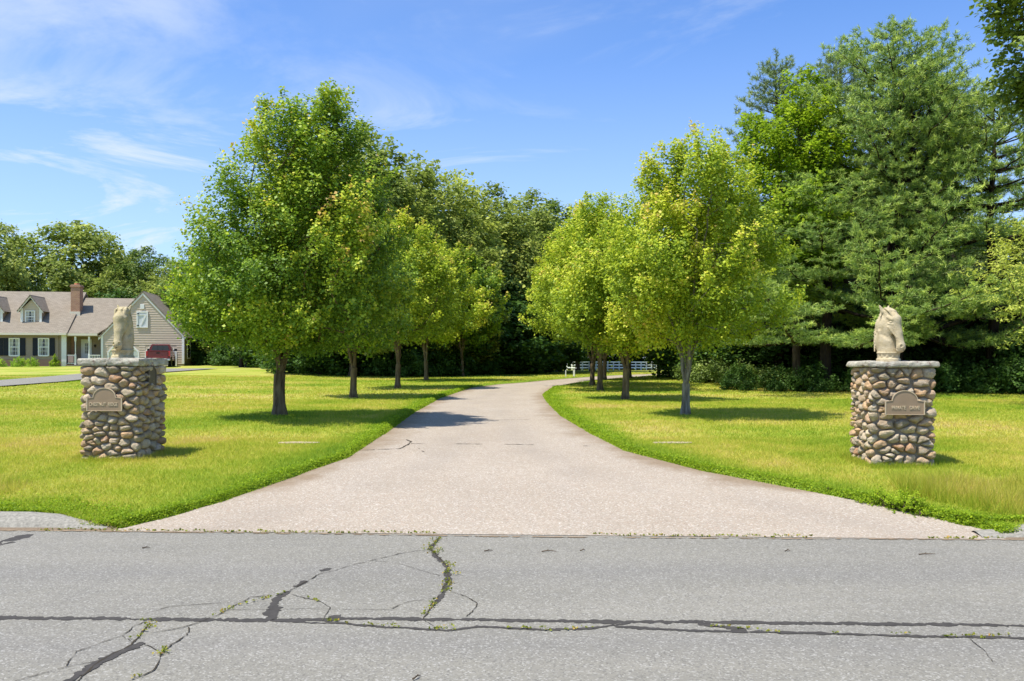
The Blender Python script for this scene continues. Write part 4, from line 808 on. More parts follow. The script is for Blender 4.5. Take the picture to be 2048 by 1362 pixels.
# ------------------------------------------------------------------ horse head statues: distance field -> surface nets
def horse_mesh():
    h = .0055; xs = np.arange(-.24, .28, h); ys = np.arange(-.19, .19, h); zs = np.arange(-.02, .76, h)
    X, Y, Z = np.meshgrid(xs, ys, zs, indexing='ij', sparse=False); X = X.astype(np.float32); Y = Y.astype(np.float32); Z = Z.astype(np.float32); AY = np.abs(Y)
    def cap(a, b, ra, rb, yy=Y, sy=1.0):
        a = np.array(a, np.float32); b = np.array(b, np.float32); ba = b-a; L2 = float(ba@ba); t = np.clip(((X-a[0])*ba[0]+(yy-a[1])*ba[1]+(Z-a[2])*ba[2])/L2, 0, 1)
        return np.sqrt((X-a[0]-t*ba[0])**2+((yy-a[1]-t*ba[1])*sy)**2+(Z-a[2]-t*ba[2])**2)-(ra+(rb-ra)*t)
    def ell(c, r, yy=Y):
        k = np.sqrt(((X-c[0])/r[0])**2+((yy-c[1])/r[1])**2+((Z-c[2])/r[2])**2); return (k-1)*min(r)
    def su(a, b, k): hh = np.clip(.5+.5*(b-a)/k, 0, 1); return b*(1-hh)+a*hh-k*hh*(1-hh)
    def ss(a, b, k): hh = np.clip(.5-.5*(b+a)/k, 0, 1); return a*(1-hh)-b*hh+k*hh*(1-hh)     # a minus b
    neck = cap((-.005, 0, .07), (-.045, 0, .26), .118, .118, sy=1.05); neck = su(neck, cap((-.045, 0, .26), (-.05, 0, .46), .118, .105, sy=1.12), .05); neck = su(neck, cap((-.05, 0, .46), (-.01, 0, .60), .105, .072, sy=1.1), .05)
    head = cap((.0, 0, .605), (.085, 0, .52), .070, .074); head = su(head, cap((.085, 0, .52), (.135, 0, .36), .072, .045, sy=1.05), .04); head = su(head, cap((.135, 0, .36), (.165, 0, .235), .043, .041), .03)
    head = su(head, ell((.175, 0, .185), (.052, .055, .062)), .03); head = su(head, ell((.155, 0, .15), (.04, .042, .035)), .02)
    head = su(head, cap((.10, .028, .50), (.17, .018, .25), .040, .026, AY), .02)
    jowl = ell((.035, .048, .425), (.088, .040, .098), AY); head = su(head, jowl, .022)
    d = su(neck, head, .018)
    d = ss(d, cap((-.035, .115, .36), (.075, .085, .285), .016, .020, AY), .02); d = ss(d, cap((-.075, .13, .47), (-.03, .115, .34), .010, .014, AY), .02)
    d = ss(d, cap((.06, .11, .33), (.13, .078, .27), .010, .014, AY), .02)
    d = su(d, cap((-.02, .085, .18), (-.05, .10, .38), .020, .018, AY), .03)
    d = su(d, cap((.045, .066, .555), (.105, .062, .525), .020, .024, AY), .014); d = ss(d, ell((.088, .094, .492), (.036, .026, .026), AY), .008); d = su(d, ell((.088, .070, .492), (.020, .017, .015), AY), .005)
    d = su(d, cap((.055, .083, .475), (.115, .068, .462), .008, .008, AY), .010); d = su(d, cap((.06, .085, .43), (.15, .045, .30), .010, .007, AY), .012)
    d = su(d, ell((.200, .034, .195), (.024, .020, .028), AY), .012); d = ss(d, ell((.218, .042, .196), (.020, .018, .022), AY), .006)
    d = ss(d, cap((.215, .0, .148), (.14, .060, .158), .006, .007, AY), .006)
    d = su(d, cap((-.035, .055, .625), (-.062, .085, .700), .030, .010, AY), .012); d = ss(d, cap((-.012, .072, .655), (-.045, .092, .692), .012, .005, AY), .006)
    rg = np.random.RandomState(4)
    for i in range(9):      # forelock
        y0 = -.05+.0125*i; y1 = y0*1.3+rg.randn()*.01; a = (-.01, y0, .668); m = (.055+.01*rg.randn(), (y0+y1)/2+rg.randn()*.012, .632); e = (.108+.012*rg.randn(), y1, .565-.02*rg.rand())
        d = su(d, cap(a, m, .014, .014), .004); d = su(d, cap(m, e, .013, .006), .004)
    for i in range(13):     # mane locks down the crest
        z = .66-.036*i; s = 1 if i % 2 else -1
        for sg in (-1, 1):
            xb = -.085-.085*math.sin(min(1, i/9)*1.5); a = (xb+.050, sg*.012, z); m = (xb+.024, sg*.058+rg.randn()*.006, z-.035); e = (xb+.035+.02*rg.rand(), sg*(.088+.01*rg.rand()), z-.095)
            d = su(d, cap(a, m, .019, .017), .006); d = su(d, cap(m, e, .016, .007), .006)
    rad = np.sqrt((X+.0)**2+Y**2); ang = np.arctan2(Y, X)
    col = np.maximum(rad-(.128-.004*np.cos((Z-.065)*60)), np.abs(Z-.062)-.050); col = np.minimum(col, np.sqrt((rad-.126)**2+(Z-.112)**2)-.011); col = np.minimum(col, np.maximum(rad-.142, np.abs(Z-.012)-.013)); col = np.minimum(col, np.sqrt((rad-.130)**2+(Z-.034)**2)-.010)
    col = col-.006*np.cos(ang*12)*np.cos((Z-.072)*75)*(np.abs(Z-.072) < .026)
    d = su(d, col, .006); d = np.maximum(d, -Z-.002)
    f = d; sg = f < 0; nx, ny, nz = f.shape; c = [sg[a:nx-1+a, b:ny-1+b, e:nz-1+e] for a in (0, 1) for b in (0, 1) for e in (0, 1)]
    s = sum(x.astype(np.int8) for x in c); act = (s > 0) & (s < 8); ids = np.full(act.shape, -1, np.int64); I = np.argwhere(act); ids[act] = np.arange(len(I)); acc = np.zeros((len(I), 3)); cnt = np.zeros(len(I))
    cor = [(a, b, e) for a in (0, 1) for b in (0, 1) for e in (0, 1)]
    for a in cor:
        for b in cor:
            if sum(abs(np.array(a)-b)) == 1 and a < b:
                fa = f[I[:, 0]+a[0], I[:, 1]+a[1], I[:, 2]+a[2]]; fb = f[I[:, 0]+b[0], I[:, 1]+b[1], I[:, 2]+b[2]]; k = (fa < 0) != (fb < 0); t = np.where(k, fa/np.where(k, fa-fb, 1), 0)[:, None]
                acc += (np.array(a)+t*(np.array(b)-a))*k[:, None]; cnt += k
    V = (I+acc/cnt[:, None])*h+np.array([xs[0], ys[0], zs[0]]); Q = []
    for ax in range(3):
        o1, o2 = [(1, 2), (2, 0), (0, 1)][ax]; sl0 = [slice(1, -1)]*3; sl1 = [slice(1, -1)]*3; sl0[ax] = slice(0, -1); sl1[ax] = slice(1, None); A = sg[tuple(sl0)]; B = sg[tuple(sl1)]; ch = np.argwhere(A != B)
        if not len(ch): continue
        inv = A[tuple(ch.T)]; base = ch.copy()
        for q in range(3):
            if q != ax: base[:, q] += 1
        e1 = np.eye(3, dtype=int)[o1]; e2 = np.eye(3, dtype=int)[o2]; q = np.stack([ids[tuple((base-e1-e2).T)], ids[tuple((base-e2).T)], ids[tuple(base.T)], ids[tuple((base-e1).T)]], 1); q[~inv] = q[~inv][:, ::-1]; Q.append(q)
    return V, np.concatenate(Q)
HV, HF = horse_mesh()
def statue(cx, cy, zt, yaw, label, mat, sc=.96):
    o = npmesh('horse_head_statue', HV, HF, mat, smooth=True); o.location = (cx, cy, zt); o.rotation_euler = (0, 0, yaw); o.scale = (sc,)*3; return tag(o, label, 'statue', 'horse head statues')
statue(-5.21-.01, 11.40, zL+PH+.092, R(-86), 'mossy cream stone horse head on the left pillar, facing the road', M['statue_moss'], 1.03)
statue(4.85-.05, 10.84, zR+PH+.068, R(-60), 'pale cream stone horse head on the right pillar, nose turned right', M['statue'], 1.02)

# ------------------------------------------------------------------ house
HA = R(10); hx, hy = (368-1024)*72/F, 72.0; HZ = .80
house = empty('clapboard_house', (hx, hy, HZ), HA); tag(house, 'tan clapboard house with shingled roof, brick chimney and white-trimmed garage gable', 'house')
ca, sa = math.cos(HA), math.sin(HA)
def hu(px, w=0.0):       # local u of a picture column on the plane at depth w
    k = (px-1024)/F; ox = hx-w*sa; oy = hy+w*ca; return (k*oy-ox)/(ca-k*sa)
def hz(py, u, w=0.0): Yd = hy+u*sa+w*ca; return CAMZ-(py-HOR)*Yd/F-HZ
GL_, GR_ = hu(203), 0.0; GA = (GL_+GR_)/2; EZ = 2.45; AZ = hz(589, GA); DEP = 5.6; OV = .22
sl_g = (AZ-EZ)/(GR_-GA)
def clap(name, x0f, x1f, z0, z1, y, mat, parent, ex=.175, holes=()):
    mb = MB(); z = z0
    while z < z1-.01:
        zt = min(z+ex, z1); a0, b0 = x0f(z), x1f(z); a1, b1 = x0f(zt), x1f(zt)
        spans = [(a0, b0, a1, b1)]
        for (hx0, hx1, hz0, hz1) in holes:
            if z < hz1 and zt > hz0:
                ns = []
                for (p, q, p1, q1) in spans:
                    if hx0 > p and hx1 < q: ns += [(p, hx0, p1, hx0), (hx1, q, hx1, q1)]
                    else: ns.append((p, q, p1, q1))
                spans = ns
        for (p, q, p1, q1) in spans:
            if q-p < .03: continue
            mb.poly([(p, y-.034, z), (q, y-.034, z), (q1, y-.004, zt), (p1, y-.004, zt), (p, y, z), (q, y, z)], [(0, 1, 2, 3), (0, 4, 5, 1)])
        z += ex
    return mb.build(name, mat, parent)
def uvroof(name, quad, th, parent, trim=None):
    # quad: eaveA, eaveB, ridgeB, ridgeA
    q = [Vector(p) for p in quad]; n = (q[1]-q[0]).cross(q[3]-q[0]).normalized(); n = n if n.z > 0 else -n; b = [p-n*th for p in q]
    me = bpy.data.meshes.new(name); me.from_pydata([tuple(p) for p in q+b], [], [(0, 1, 2, 3), (7, 6, 5, 4), (0, 4, 5, 1), (1, 5, 6, 2), (2, 6, 7, 3), (3, 7, 4, 0)]); uv = me.uv_layers.new(name='UVMap')
    eu = (q[1]-q[0]).normalized(); ev = n.cross(eu)
    for p in me.polygons:
        for li in p.loop_indices: d = me.vertices[me.loops[li].vertex_index].co-q[0]; uv.data[li].uv = (d.dot(eu), d.dot(ev))
    me.materials.append(M['shingle']); o = bpy.data.objects.new(name, me); COL.objects.link(o); o.parent = parent; return o
# garage volume
wall_x0 = lambda z: GL_+.0 if z < EZ else GL_+(z-EZ)/sl_g; wall_x1 = lambda z: 0.0 if z < EZ else -(z-EZ)/sl_g
GD = [(hu(216), hu(278)), (hu(291), hu(353))]; DH = hz(692, GD[1][0])
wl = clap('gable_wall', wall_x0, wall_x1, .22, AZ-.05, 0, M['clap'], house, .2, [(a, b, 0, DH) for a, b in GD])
MB().prism([(GL_, 0, 0), (0, 0, 0), (0, 0, EZ), (GA, 0, AZ-.06), (GL_, 0, EZ)], (0, .16, 0), (0, .24, 0)).build('wall', M['dark'], house)
mb = MB()
for a, b in [(GL_, GD[0][0]), (GD[0][1], GD[1][0]), (GD[1][1], 0)]: mb.box(a, b, -.02, .15, -.1, .22)
mb.build('foundation', M['mortar'], house)
s_ = MB(); z = .2
s_.box(-.16, -.004, .24, DEP, 0, EZ).build('side_wall', M['clap_side_shade'], house)
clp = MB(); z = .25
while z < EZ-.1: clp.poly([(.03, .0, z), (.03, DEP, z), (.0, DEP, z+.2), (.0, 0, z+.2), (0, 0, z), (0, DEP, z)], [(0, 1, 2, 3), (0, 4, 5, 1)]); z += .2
clp.build('side_siding', M['clap_side_shade'], house); MB().box(-.15, .02, -.0, DEP, -.1, .25).build('foundation', M['mortar'], house)
for w0 in (1.2, 3.6): 
    wv_ = MB().box(.033, .06, w0, w0+1.1, .75, 2.15).build('window', M['glass'], house); MB().box(.03, .075, w0-.1, w0, .65, 2.25).box(.03, .075, w0+1.1, w0+1.2, .65, 2.25).box(.03, .075, w0, w0+1.1, .65, .75).box(.03, .075, w0, w0+1.1, 2.15, 2.25).build('frame', M['white'], wv_)
# corner boards, rakes
for a, b in ((-.16, .03), (GL_-.03, GL_+.15)): MB().box(a, b, -.06, -.036, .22, EZ+.1).build('corner_board', M['white'], house)
rk = MB()
for sgn in (-1, 1):
    ex = GA+sgn*((GR_-GA)+OV); ez = EZ-OV*sl_g+.02
    rk.prism([(ex, 0, ez-.02), (ex, 0, ez+.22), (GA, 0, AZ+.22), (GA, 0, AZ-.05)], (0, -.09, 0), (0, -.036, 0))
rk.build('rake_board', M['white'], house)
uvroof('roof', [(OV, DEP, EZ-OV*sl_g+.28), (OV, -.12, EZ-OV*sl_g+.28), (GA, -.12, AZ+.30), (GA, DEP, AZ+.30)], .10, house)
uvroof('roof', [(GL_-OV, -.12, EZ-OV*sl_g+.28), (GL_-OV, DEP, EZ-OV*sl_g+.28), (GA, DEP, AZ+.298), (GA, -.12, AZ+.298)], .10, house)
# garage doors with clipped corners
for a, b in GD:
    d_ = MB().box(a, b, .10, .15, .0, DH).build('garage_door', M['door'], house); pn = MB()
    for i in range(5):
        for j in range(4): wd = (b-a)/5; hd = DH/4; pn.box(a+i*wd+.06, a+(i+1)*wd-.06, .088, .105, j*hd+.06, (j+1)*hd-.06)
    pn.build('panels', M['white'], d_, bevel=.01); c = .48
    fr = MB(); w_ = .13
    fr.box(a-.03, a+.07, -.055, .09, 0, DH-c).box(b-.07, b+.03, -.055, .09, 0, DH-c).box(a+c, b-c, -.055, .09, DH-.07, DH+.07)
    fr.poly([(a-.03, -.055, DH-c), (a+c, -.055, DH+.07), (a+c, -.055, DH-.07), (a+.07, -.055, DH-c-.08), (a-.03, .09, DH-c), (a+c, .09, DH+.07), (a+c, .09, DH-.07), (a+.07, .09, DH-c-.08)], [(0, 1, 2, 3), (7, 6, 5, 4), (2, 3, 7, 6), (0, 1, 5, 4)])
    fr.poly([(b+.03, -.055, DH-c), (b-c, -.055, DH+.07), (b-c, -.055, DH-.07), (b-.07, -.055, DH-c-.08), (b+.03, .09, DH-c), (b-c, .09, DH+.07), (b-c, .09, DH-.07), (b-.07, .09, DH-c-.08)], [(3, 2, 1, 0), (4, 5, 6, 7), (6, 7, 3, 2), (4, 5, 1, 0)])
    fr.build('trim', M['white'], d_)
    MB().poly([(a-.02, -.012, DH-c), (a-.02, -.012, DH+.06), (a+c, -.012, DH+.06)], [(0, 1, 2)]).build('corner_filler', M['clap'], d_); MB().poly([(b+.02, -.012, DH-c), (b+.02, -.012, DH+.06), (b-c, -.012, DH+.06)], [(2, 1, 0)]).build('corner_filler', M['clap'], d_)
# loft door and vent in the gable
u0, u1 = hu(275), hu(295); z0, z1 = hz(654, u0), hz(624, u0)
ld = MB().box(u0, u1, -.065, -.02, z0, z1).build('loft_door', M['door'], house)
fr = MB().box(u0-.06, u0+.05, -.10, -.03, z0-.06, z1+.06).box(u1-.05, u1+.06, -.10, -.03, z0-.06, z1+.06).box(u0+.05, u1-.05, -.10, -.03, z0-.06, z0+.05).box(u0+.05, u1-.05, -.10, -.03, z1-.05, z1+.06)
fr.box(u0+.05, u1-.05, -.098, -.05, z1-.28, z1-.20)
fr.prism([(u0+.16, 0, z0+.05), (u0+.30, 0, z0+.05), (u1-.06, 0, z1-.28), (u1-.20, 0, z1-.28)], (0, -.095, 0), (0, -.05, 0)); fr.build('frame', M['white'], ld)
MB().box(u0-.03, u0+.14, -.125, -.1, z1-.18, z1-.12).box(u0-.03, u0+.14, -.125, -.1, z0+.10, z0+.16).build('hinge', M['blackplastic'], ld)
v0, v1 = hu(281), hu(289); MB().box(v0, v1, -.075, -.01, hz(618, v0), hz(608.5, v0)).build('vent', M['white'], house, bevel=.01)
# wing between garage and main house
WLft = hu(133); RZ = hz(596.5, hu(235, 4.2), 4.2); WE = 2.62; uW = .35
uvroof('roof', [(WLft, -.25, WE+.14), (GL_-.24, -.25, WE+.14), (GL_+3.4, 4.2, RZ), (WLft, 4.2, RZ)], .12, house)
uvroof('roof', [(GL_+3.4, 8.6, WE), (WLft, 8.6, WE), (WLft, 4.2, RZ-.003), (GL_+3.4, 4.2, RZ-.003)], .12, house)
MB().box(WLft, GL_-.24, -.34, -.25, WE-.05, WE+.13).build('gutter', M['creamtrim'], house)
MB().box(WLft, GL_-.04, 1.6, 1.75, -.1, WE).build('porch_wall', M['clap_shade'], house)
MB().box(WLft+.02, GL_-.03, -.2, 1.6, WE-.12, WE-.02).build('porch_ceiling', M['clap_shade'], house)
MB().box(WLft+.02, GL_-.04, -.25, 1.6, -.1, .16).build('porch_floor', M['mortar'], house)
cb0, cb1 = hu(135.5, 1.5), hu(150, 1.5); MB().box(cb0, cb1, 1.2, 1.599, .16, WE-.13).build('brick_panel', M['brick'], house)
d0, d1 = hu(163, 1.6), hu(184, 1.6)
dr = MB().box(d0+.12, d1-.12, 1.53, 1.59, .17, 2.15).build('door', M['white'], house); MB().box(d0, d0+.119, 1.50, 1.597, .16, 2.3).box(d1-.119, d1, 1.50, 1.597, .16, 2.3).box(d0+.119, d1-.119, 1.50, 1.597, 2.155, 2.3).build('frame', M['vinyl'], dr)
dg = MB().box(d0+.30, d1-.30, 1.515, 1.529, 1.1, 1.95).build('window', M['glass'], dr); gm = MB()
for i in (1, 2): x = d0+.30+(d1-d0-.6)*i/3; gm.box(x-.015, x+.015, 1.505, 1.514, 1.1, 1.95)
for i in (1, 2): z = 1.1+.85*i/3; gm.box(d0+.3, d1-.3, 1.5035, 1.5045, z-.015, z+.015)
gm.build('muntin', M['white'], dg)
la = hu(190.5, 1.6); MB().cyl((la, 1.5, 1.62), (la, 1.5, 1.78), .05, .09, 6).cyl((la, 1.5, 1.78), (la, 1.5, 1.88), .1, .02, 6).box(la-.02, la+.02, 1.5, 1.598, 1.7, 1.74).build('wall_lantern', M['blackplastic'], house)
po = [hu(152), hu(179.5)]
for p in po:
    c_ = MB().box(p-.07, p+.07, -.2, -.06, .16, .95).cyl((p, -.13, .95), (p, -.13, 1.1), .07, .045, 12).cyl((p, -.13, 1.1), (p, -.13, 2.0), .045, .045, 12).cyl((p, -.13, 2.0), (p, -.13, 2.15), .045, .07, 12).box(p-.07, p+.07, -.2, -.06, 2.15, WE-.12).build('porch_post', M['vinyl'], house)
for a, b in ((WLft+.12, po[0]-.075), (po[1]+.075, GL_-.06)):
    rl = MB().box(a, b, -.17, -.09, .92, .98).box(a, b, -.16, -.10, .24, .29); x = a+.07
    while x < b-.03: rl.box(x-.02, x+.02, -.15, -.11, .29, .92); x += .125
    rl.build('railing', M['vinyl'], house)
# main house
WE2 = 2.66; ML_ = hu(133)-.0; RZ2 = hz(583.5, hu(100, 4.6), 4.6); UL = ML_-14.5
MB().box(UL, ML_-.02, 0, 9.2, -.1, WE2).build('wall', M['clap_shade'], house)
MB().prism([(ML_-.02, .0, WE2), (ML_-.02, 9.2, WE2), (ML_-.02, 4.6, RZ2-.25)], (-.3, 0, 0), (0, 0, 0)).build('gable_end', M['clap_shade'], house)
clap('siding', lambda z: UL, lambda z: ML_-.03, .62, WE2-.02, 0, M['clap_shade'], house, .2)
MB().box(UL, ML_-.02, -.03, -.001, -.1, .60).build('foundation', M['found'], house)
MB().box(ML_-.36, ML_+.02, -.10, -.034, -.0, WE2).build('corner_board', M['vinyl'], house)
MB().cyl((ML_-.62, -.09, .1), (ML_-.62, -.09, WE2-.1), .04, .04, 10).build('downpipe', M['clap_shade'], house)
uvroof('roof', [(UL-.3, -.42, WE2-.02+.12), (ML_+.16, -.42, WE2-.02+.12), (ML_+.16, 4.6, RZ2), (UL-.3, 4.6, RZ2)], .16, house)
uvroof('roof', [(ML_+.16, 9.6, WE2), (UL-.3, 9.6, WE2), (UL-.3, 4.6, RZ2-.003), (ML_+.16, 4.6, RZ2-.003)], .16, house)
MB().box(UL-.3, ML_+.15, -.54, -.44, WE2-.06, WE2+.11).build('gutter', M['creamtrim'], house)
sm = (RZ2-WE2-.1)/5.02; roofz = lambda w: WE2+.10+(w+.42)*sm
def window(u0, u1, z0, z1, y, par=house, curt=True):
    w = MB().box(u0, u1, y-.012, y, z0, z1).build('window', M['glass'], par); t = .085
    MB().box(u0-t, u0, y-.06, y, z0-t, z1+t).box(u1, u1+t, y-.06, y, z0-t, z1+t).box(u0, u1, y-.06, y, z1, z1+t).box(u0, u1, y-.075, y, z0-t-.03, z0).build('frame', M['white'], w)
    g = MB(); zm = (z0+z1)/2; g.box(u0, u1, y-.045, y-.013, zm-.035, zm+.035)
    for i in (1, 2): x = u0+(u1-u0)*i/3; g.box(x-.012, x+.012, y-.030, y-.013, z0, zm-.036); g.box(x-.012, x+.012, y-.030, y-.013, zm+.036, z1)
    for zz in ((z0+zm)/2, (zm+z1)/2): g.box(u0, u1, y-.027, y-.014, zz-.012, zz+.012)
    g.build('muntin', M['white'], w)
    if curt:
        a = (u1-u0)*.22; MB().prism([(u0, 0, z1), (u0+a*1.9, 0, z1), (u0+a*1.1, 0, zm), (u0+a*.8, 0, z0), (u0, 0, z0)], (0, y-.0125, 0), (0, y-.0128, 0)).prism([(u1, 0, z1), (u1-a*1.9, 0, z1), (u1-a*1.1, 0, zm), (u1-a*.8, 0, z0), (u1, 0, z0)], (0, y-.0125, 0), (0, y-.0128, 0)).build('curtain', M['curtain'], w)
    return w
for (pa, pb) in ((-66, -49), (-24, -7), (20.5, 38), (79, 97)):
    a, b = hu(pa), hu(pb); z0 = hz(710, a); z1 = hz(678, a); window(a, b, z0, z1, -.045)
    for (s0, s1) in ((a-.10-.40, a-.10), (b+.10, b+.50)):
        sh = MB().box(s0, s1, -.075, -.03, z0-.05, z1+.08); z = z0
        while z < z1: sh.box(s0+.05, s1-.05, -.085, -.075, z, z+.04); z += .075
        sh.build('shutter', M['shutter'], house)
def dormer(pxl, pxr, pxa):
    w0 = .95; a, b = hu(pxl+4, w0), hu(pxr-2, w0); cx = (a+b)/2; zb_ = roofz(w0)-.05; ze = hz(618.5, cx, w0); za = hz(594, cx, w0)+.0; hwid = (b-a)/2
    dm = MB().box(a, b, w0, w0+3.4, zb_-.3, ze).prism([(a, 0, ze), (b, 0, ze), (cx, 0, za-.22)], (0, w0, 0), (0, w0+3.6, 0)).build('dormer', M['clap_shade'], house)
    clap('siding', lambda z: a if z < ze else a+(z-ze)*hwid/(za-.22-ze), lambda z: b if z < ze else b-(z-ze)*hwid/(za-.22-ze), zb_, za-.3, w0, M['clap'], dm, .2)
    for e0, e1 in ((a-.05, a+.14), (b-.14, b+.05)): MB().box(e0, e1, w0-.09, w0-.036, zb_-.02, ze+.1).build('corner_board', M['white'], dm)
    s = (za-ze)/hwid; o_ = .22; rk = MB()
    for sg in (-1, 1): rk.prism([(cx+sg*(hwid+o_), 0, ze-o_*s-.05), (cx+sg*(hwid+o_), 0, ze-o_*s+.12), (cx, 0, za+.12), (cx, 0, za-.05)], (0, w0-.30, 0), (0, w0-.24, 0))
    rk.build('rake_board', M['white'], dm); lm = 3.9
    for sg in (-1, 1):
        q = [(cx+sg*(hwid+o_+.05), w0-.36, ze-(o_+.05)*s+.18), (cx+sg*(hwid+o_+.05), w0+2.4, ze-(o_+.05)*s+.18), (cx, w0+lm, za+.18+(.003 if sg > 0 else 0)), (cx, w0-.36, za+.18+(.003 if sg > 0 else 0))]
        uvroof('roof', q, .07, dm)
    window(hu(53, w0), hu(69, w0), hz(644, cx, w0), hz(623, cx, w0), w0-.04, dm) if pxl > 20 else None
dormer(39, 85, 61); dormer(-39, 7, -16)
# chimney
k0, k1 = hu(141, 2.0), hu(160, 2.0); kc = (k0+k1)/2
ch = MB().box(k0+.02, k1-.02, 2.0, 2.9, 2.8, hz(569, kc, 2)).build('chimney', M['brick'], house)
MB().box(k0-.04, k1+.04, 1.95, 2.96, hz(574, kc, 2), hz(570.5, kc, 2)).build('crown_course', M['brick'], ch); MB().cyl((kc, 2.45, hz(569, kc, 2)), (kc, 2.45, hz(566, kc, 2)), .22, .2, 12).build('flue_pot', simple('terracotta', (.55, .22, .10)), ch)
MB().box(k0-.03, k1+.03, 1.90, 2.0, roofz(1.9)-.25, roofz(2.0)+.10).build('flashing', M['creamtrim'], ch)
# porch hanging sign and shrubs
# shield-like ornament on the railing
a = WLft+.12; b = po[0]-.075; cx = (a+b)/2
flg = MB().prism([(cx-.2, 0, .35), (cx+.2, 0, .35), (cx+.22, 0, .85), (cx, 0, .93), (cx-.22, 0, .85)], (0, -.20, 0), (0, -.185, 0)).build('porch_flag', simple('flag_pink', (.60, .38, .36), var=.4, scale=9)); flg.matrix_world = Matrix.Translation((hx, hy, HZ)) @ Matrix.Rotation(HA, 4, 'Z'); tag(flg, 'small pink and white flag hanging on the porch railing', 'flag')
def hloc(px, w, dz=0.0): u = hu(px, w); return (hx+u*ca-w*sa, hy+u*sa+w*ca, HZ+dz)
hb1.location = hloc(36, -1.3, -.05); hb1.scale = (.58, .6, .68)
for px, s, lab in ((65, (.50, .5, .66), 'rounded yellow-green shrub below the right shuttered window'), (-2, (.55, .6, .62), 'small green shrub cut by the left edge of the picture')):
    c = copy_tree(hb1); c.location = hloc(px, -1.25, -.05); c.scale = s; c['label'] = lab; c.rotation_euler = (0, 0, px)
tree('conical_shrub', grow('c', 310, 1.05, .1, .05, [(0, .34), (.3, .36), (.7, .2), (1, .03)], 60, .02, 40, .06, .06, .12, (BB, M['leaf_lime']), 3, .05), hloc(110, -1.1, -.03), 'small conical shrub beside the white corner board of the house', 'shrub', hs, crown='foliage')

# ------------------------------------------------------------------ red pickup, rear view
tx, ty = (316-1024)*66/F, 66.0; trk = empty('pickup_truck', (tx, ty, float(zg(tx, ty))+.06), R(17), .90); tag(trk, 'red pickup truck parked tail-out before the right garage door', 'pickup truck')
hwt = .98
def loft(secs, name, mat, par, bevel=.03):   # sections: (y, half width, z0, z1, top half width)
    mb = MB(); V = []
    for (y, w, z0, z1, wt) in secs: V += [(-w, y, z0), (w, y, z0), (w*1.0, y, (z0+z1)/2), (wt, y, z1), (-wt, y, z1), (-w, y, (z0+z1)/2)]
    Fc = [tuple(range(6)), tuple(range(len(V)-6, len(V)))[::-1]]
    for i in range(len(secs)-1):
        for j in range(6): Fc.append((i*6+j, i*6+(j+1) % 6, (i+1)*6+(j+1) % 6, (i+1)*6+j))
    return mb.poly(V, Fc).build(name, mat, par, bevel=bevel, seg=3)
bd_ = loft([(.12, hwt, .52, 1.36, hwt-.03), (1.9, hwt, .50, 1.36, hwt-.03), (4.0, hwt, .48, 1.30, hwt-.04), (5.4, hwt-.02, .48, 1.24, hwt-.08), (5.75, hwt-.12, .52, 1.12, hwt-.2)], 'body', M['red'], trk, .04)
tg = MB().box(-.80, .80, .06, .115, .62, 1.33).build('tailgate', M['red'], trk, bevel=.02); MB().box(-.14, .14, .04, .06, 1.12, 1.22).build('handle', M['blackplastic'], tg)
MB().box(-.80, .80, .02, .14, 1.335, 1.375).build('spoiler', M['red'], trk, bevel=.01)
cb_ = loft([(1.95, .90, 1.33, 1.95, .70), (2.15, .90, 1.33, 1.97, .72), (3.6, .90, 1.31, 1.97, .72), (4.35, .88, 1.28, 1.34, .84)], 'cab', M['red'], trk, .04)
rw = MB().prism([(-.74, 0, 1.42), (.74, 0, 1.42), (.60, 0, 1.84), (-.60, 0, 1.84)], (0, 1.915, 0), (0, 1.94, 0)).build('rear_window', M['glass'], trk); MB().box(-.22, -.20, 1.905, 1.914, 1.42, 1.84).box(.20, .22, 1.905, 1.914, 1.42, 1.84).build('slider_frame', M['blackplastic'], rw)
for s in (-1, 1):
    P = [(2.2, 1.42, .905), (3.75, 1.40, .905), (3.45, 1.84, .775), (2.2, 1.84, .775)]; MB().poly([(s*w, y, z) for y, z, w in P]+[(s*(w-.02), y, z) for y, z, w in P], [(0, 1, 2, 3), (7, 6, 5, 4), (0, 4, 5, 1), (1, 5, 6, 2), (2, 6, 7, 3), (3, 7, 4, 0)]).build('side_window', M['glass'], trk)
    MB().box(s*.83, s*.985, .05, .22, .92, 1.32).build('tail_light', M['lamp_red'], trk, bevel=.015)
    MB().box(s*1.0, s*1.26, 3.55, 3.68, 1.36, 1.58).box(s*.92, s*1.0, 3.58, 3.66, 1.40, 1.46).build('wing_mirror', M['blackplastic'], trk, bevel=.02)
    for y in (1.2, 4.75):
        wh = MB().cyl((s*.70, y, .38), (s*.98, y, .38), .39, .39, 28).build('wheel', M['tyre'], trk, bevel=.03); MB().cyl((s*.97, y, .38), (s*.985, y, .38), .24, .22, 18).build('rim', M['chrome'], wh)
        MB().cyl((s*.965, y, .42), (s*1.0, y, .42), .47, .47, 28).build('wheel_arch', M['blackplastic'], trk)
MB().box(-.98, .98, -.10, .08, .50, .68).build('rear_bumper', M['chrome'], trk, bevel=.03); MB().box(-.17, .17, -.115, -.1, .53, .66).build('number_plate', M['vinyl'], trk)
MB().box(-.8, .8, .2, 5.4, .30, .50).build('chassis', M['blackplastic'], trk)

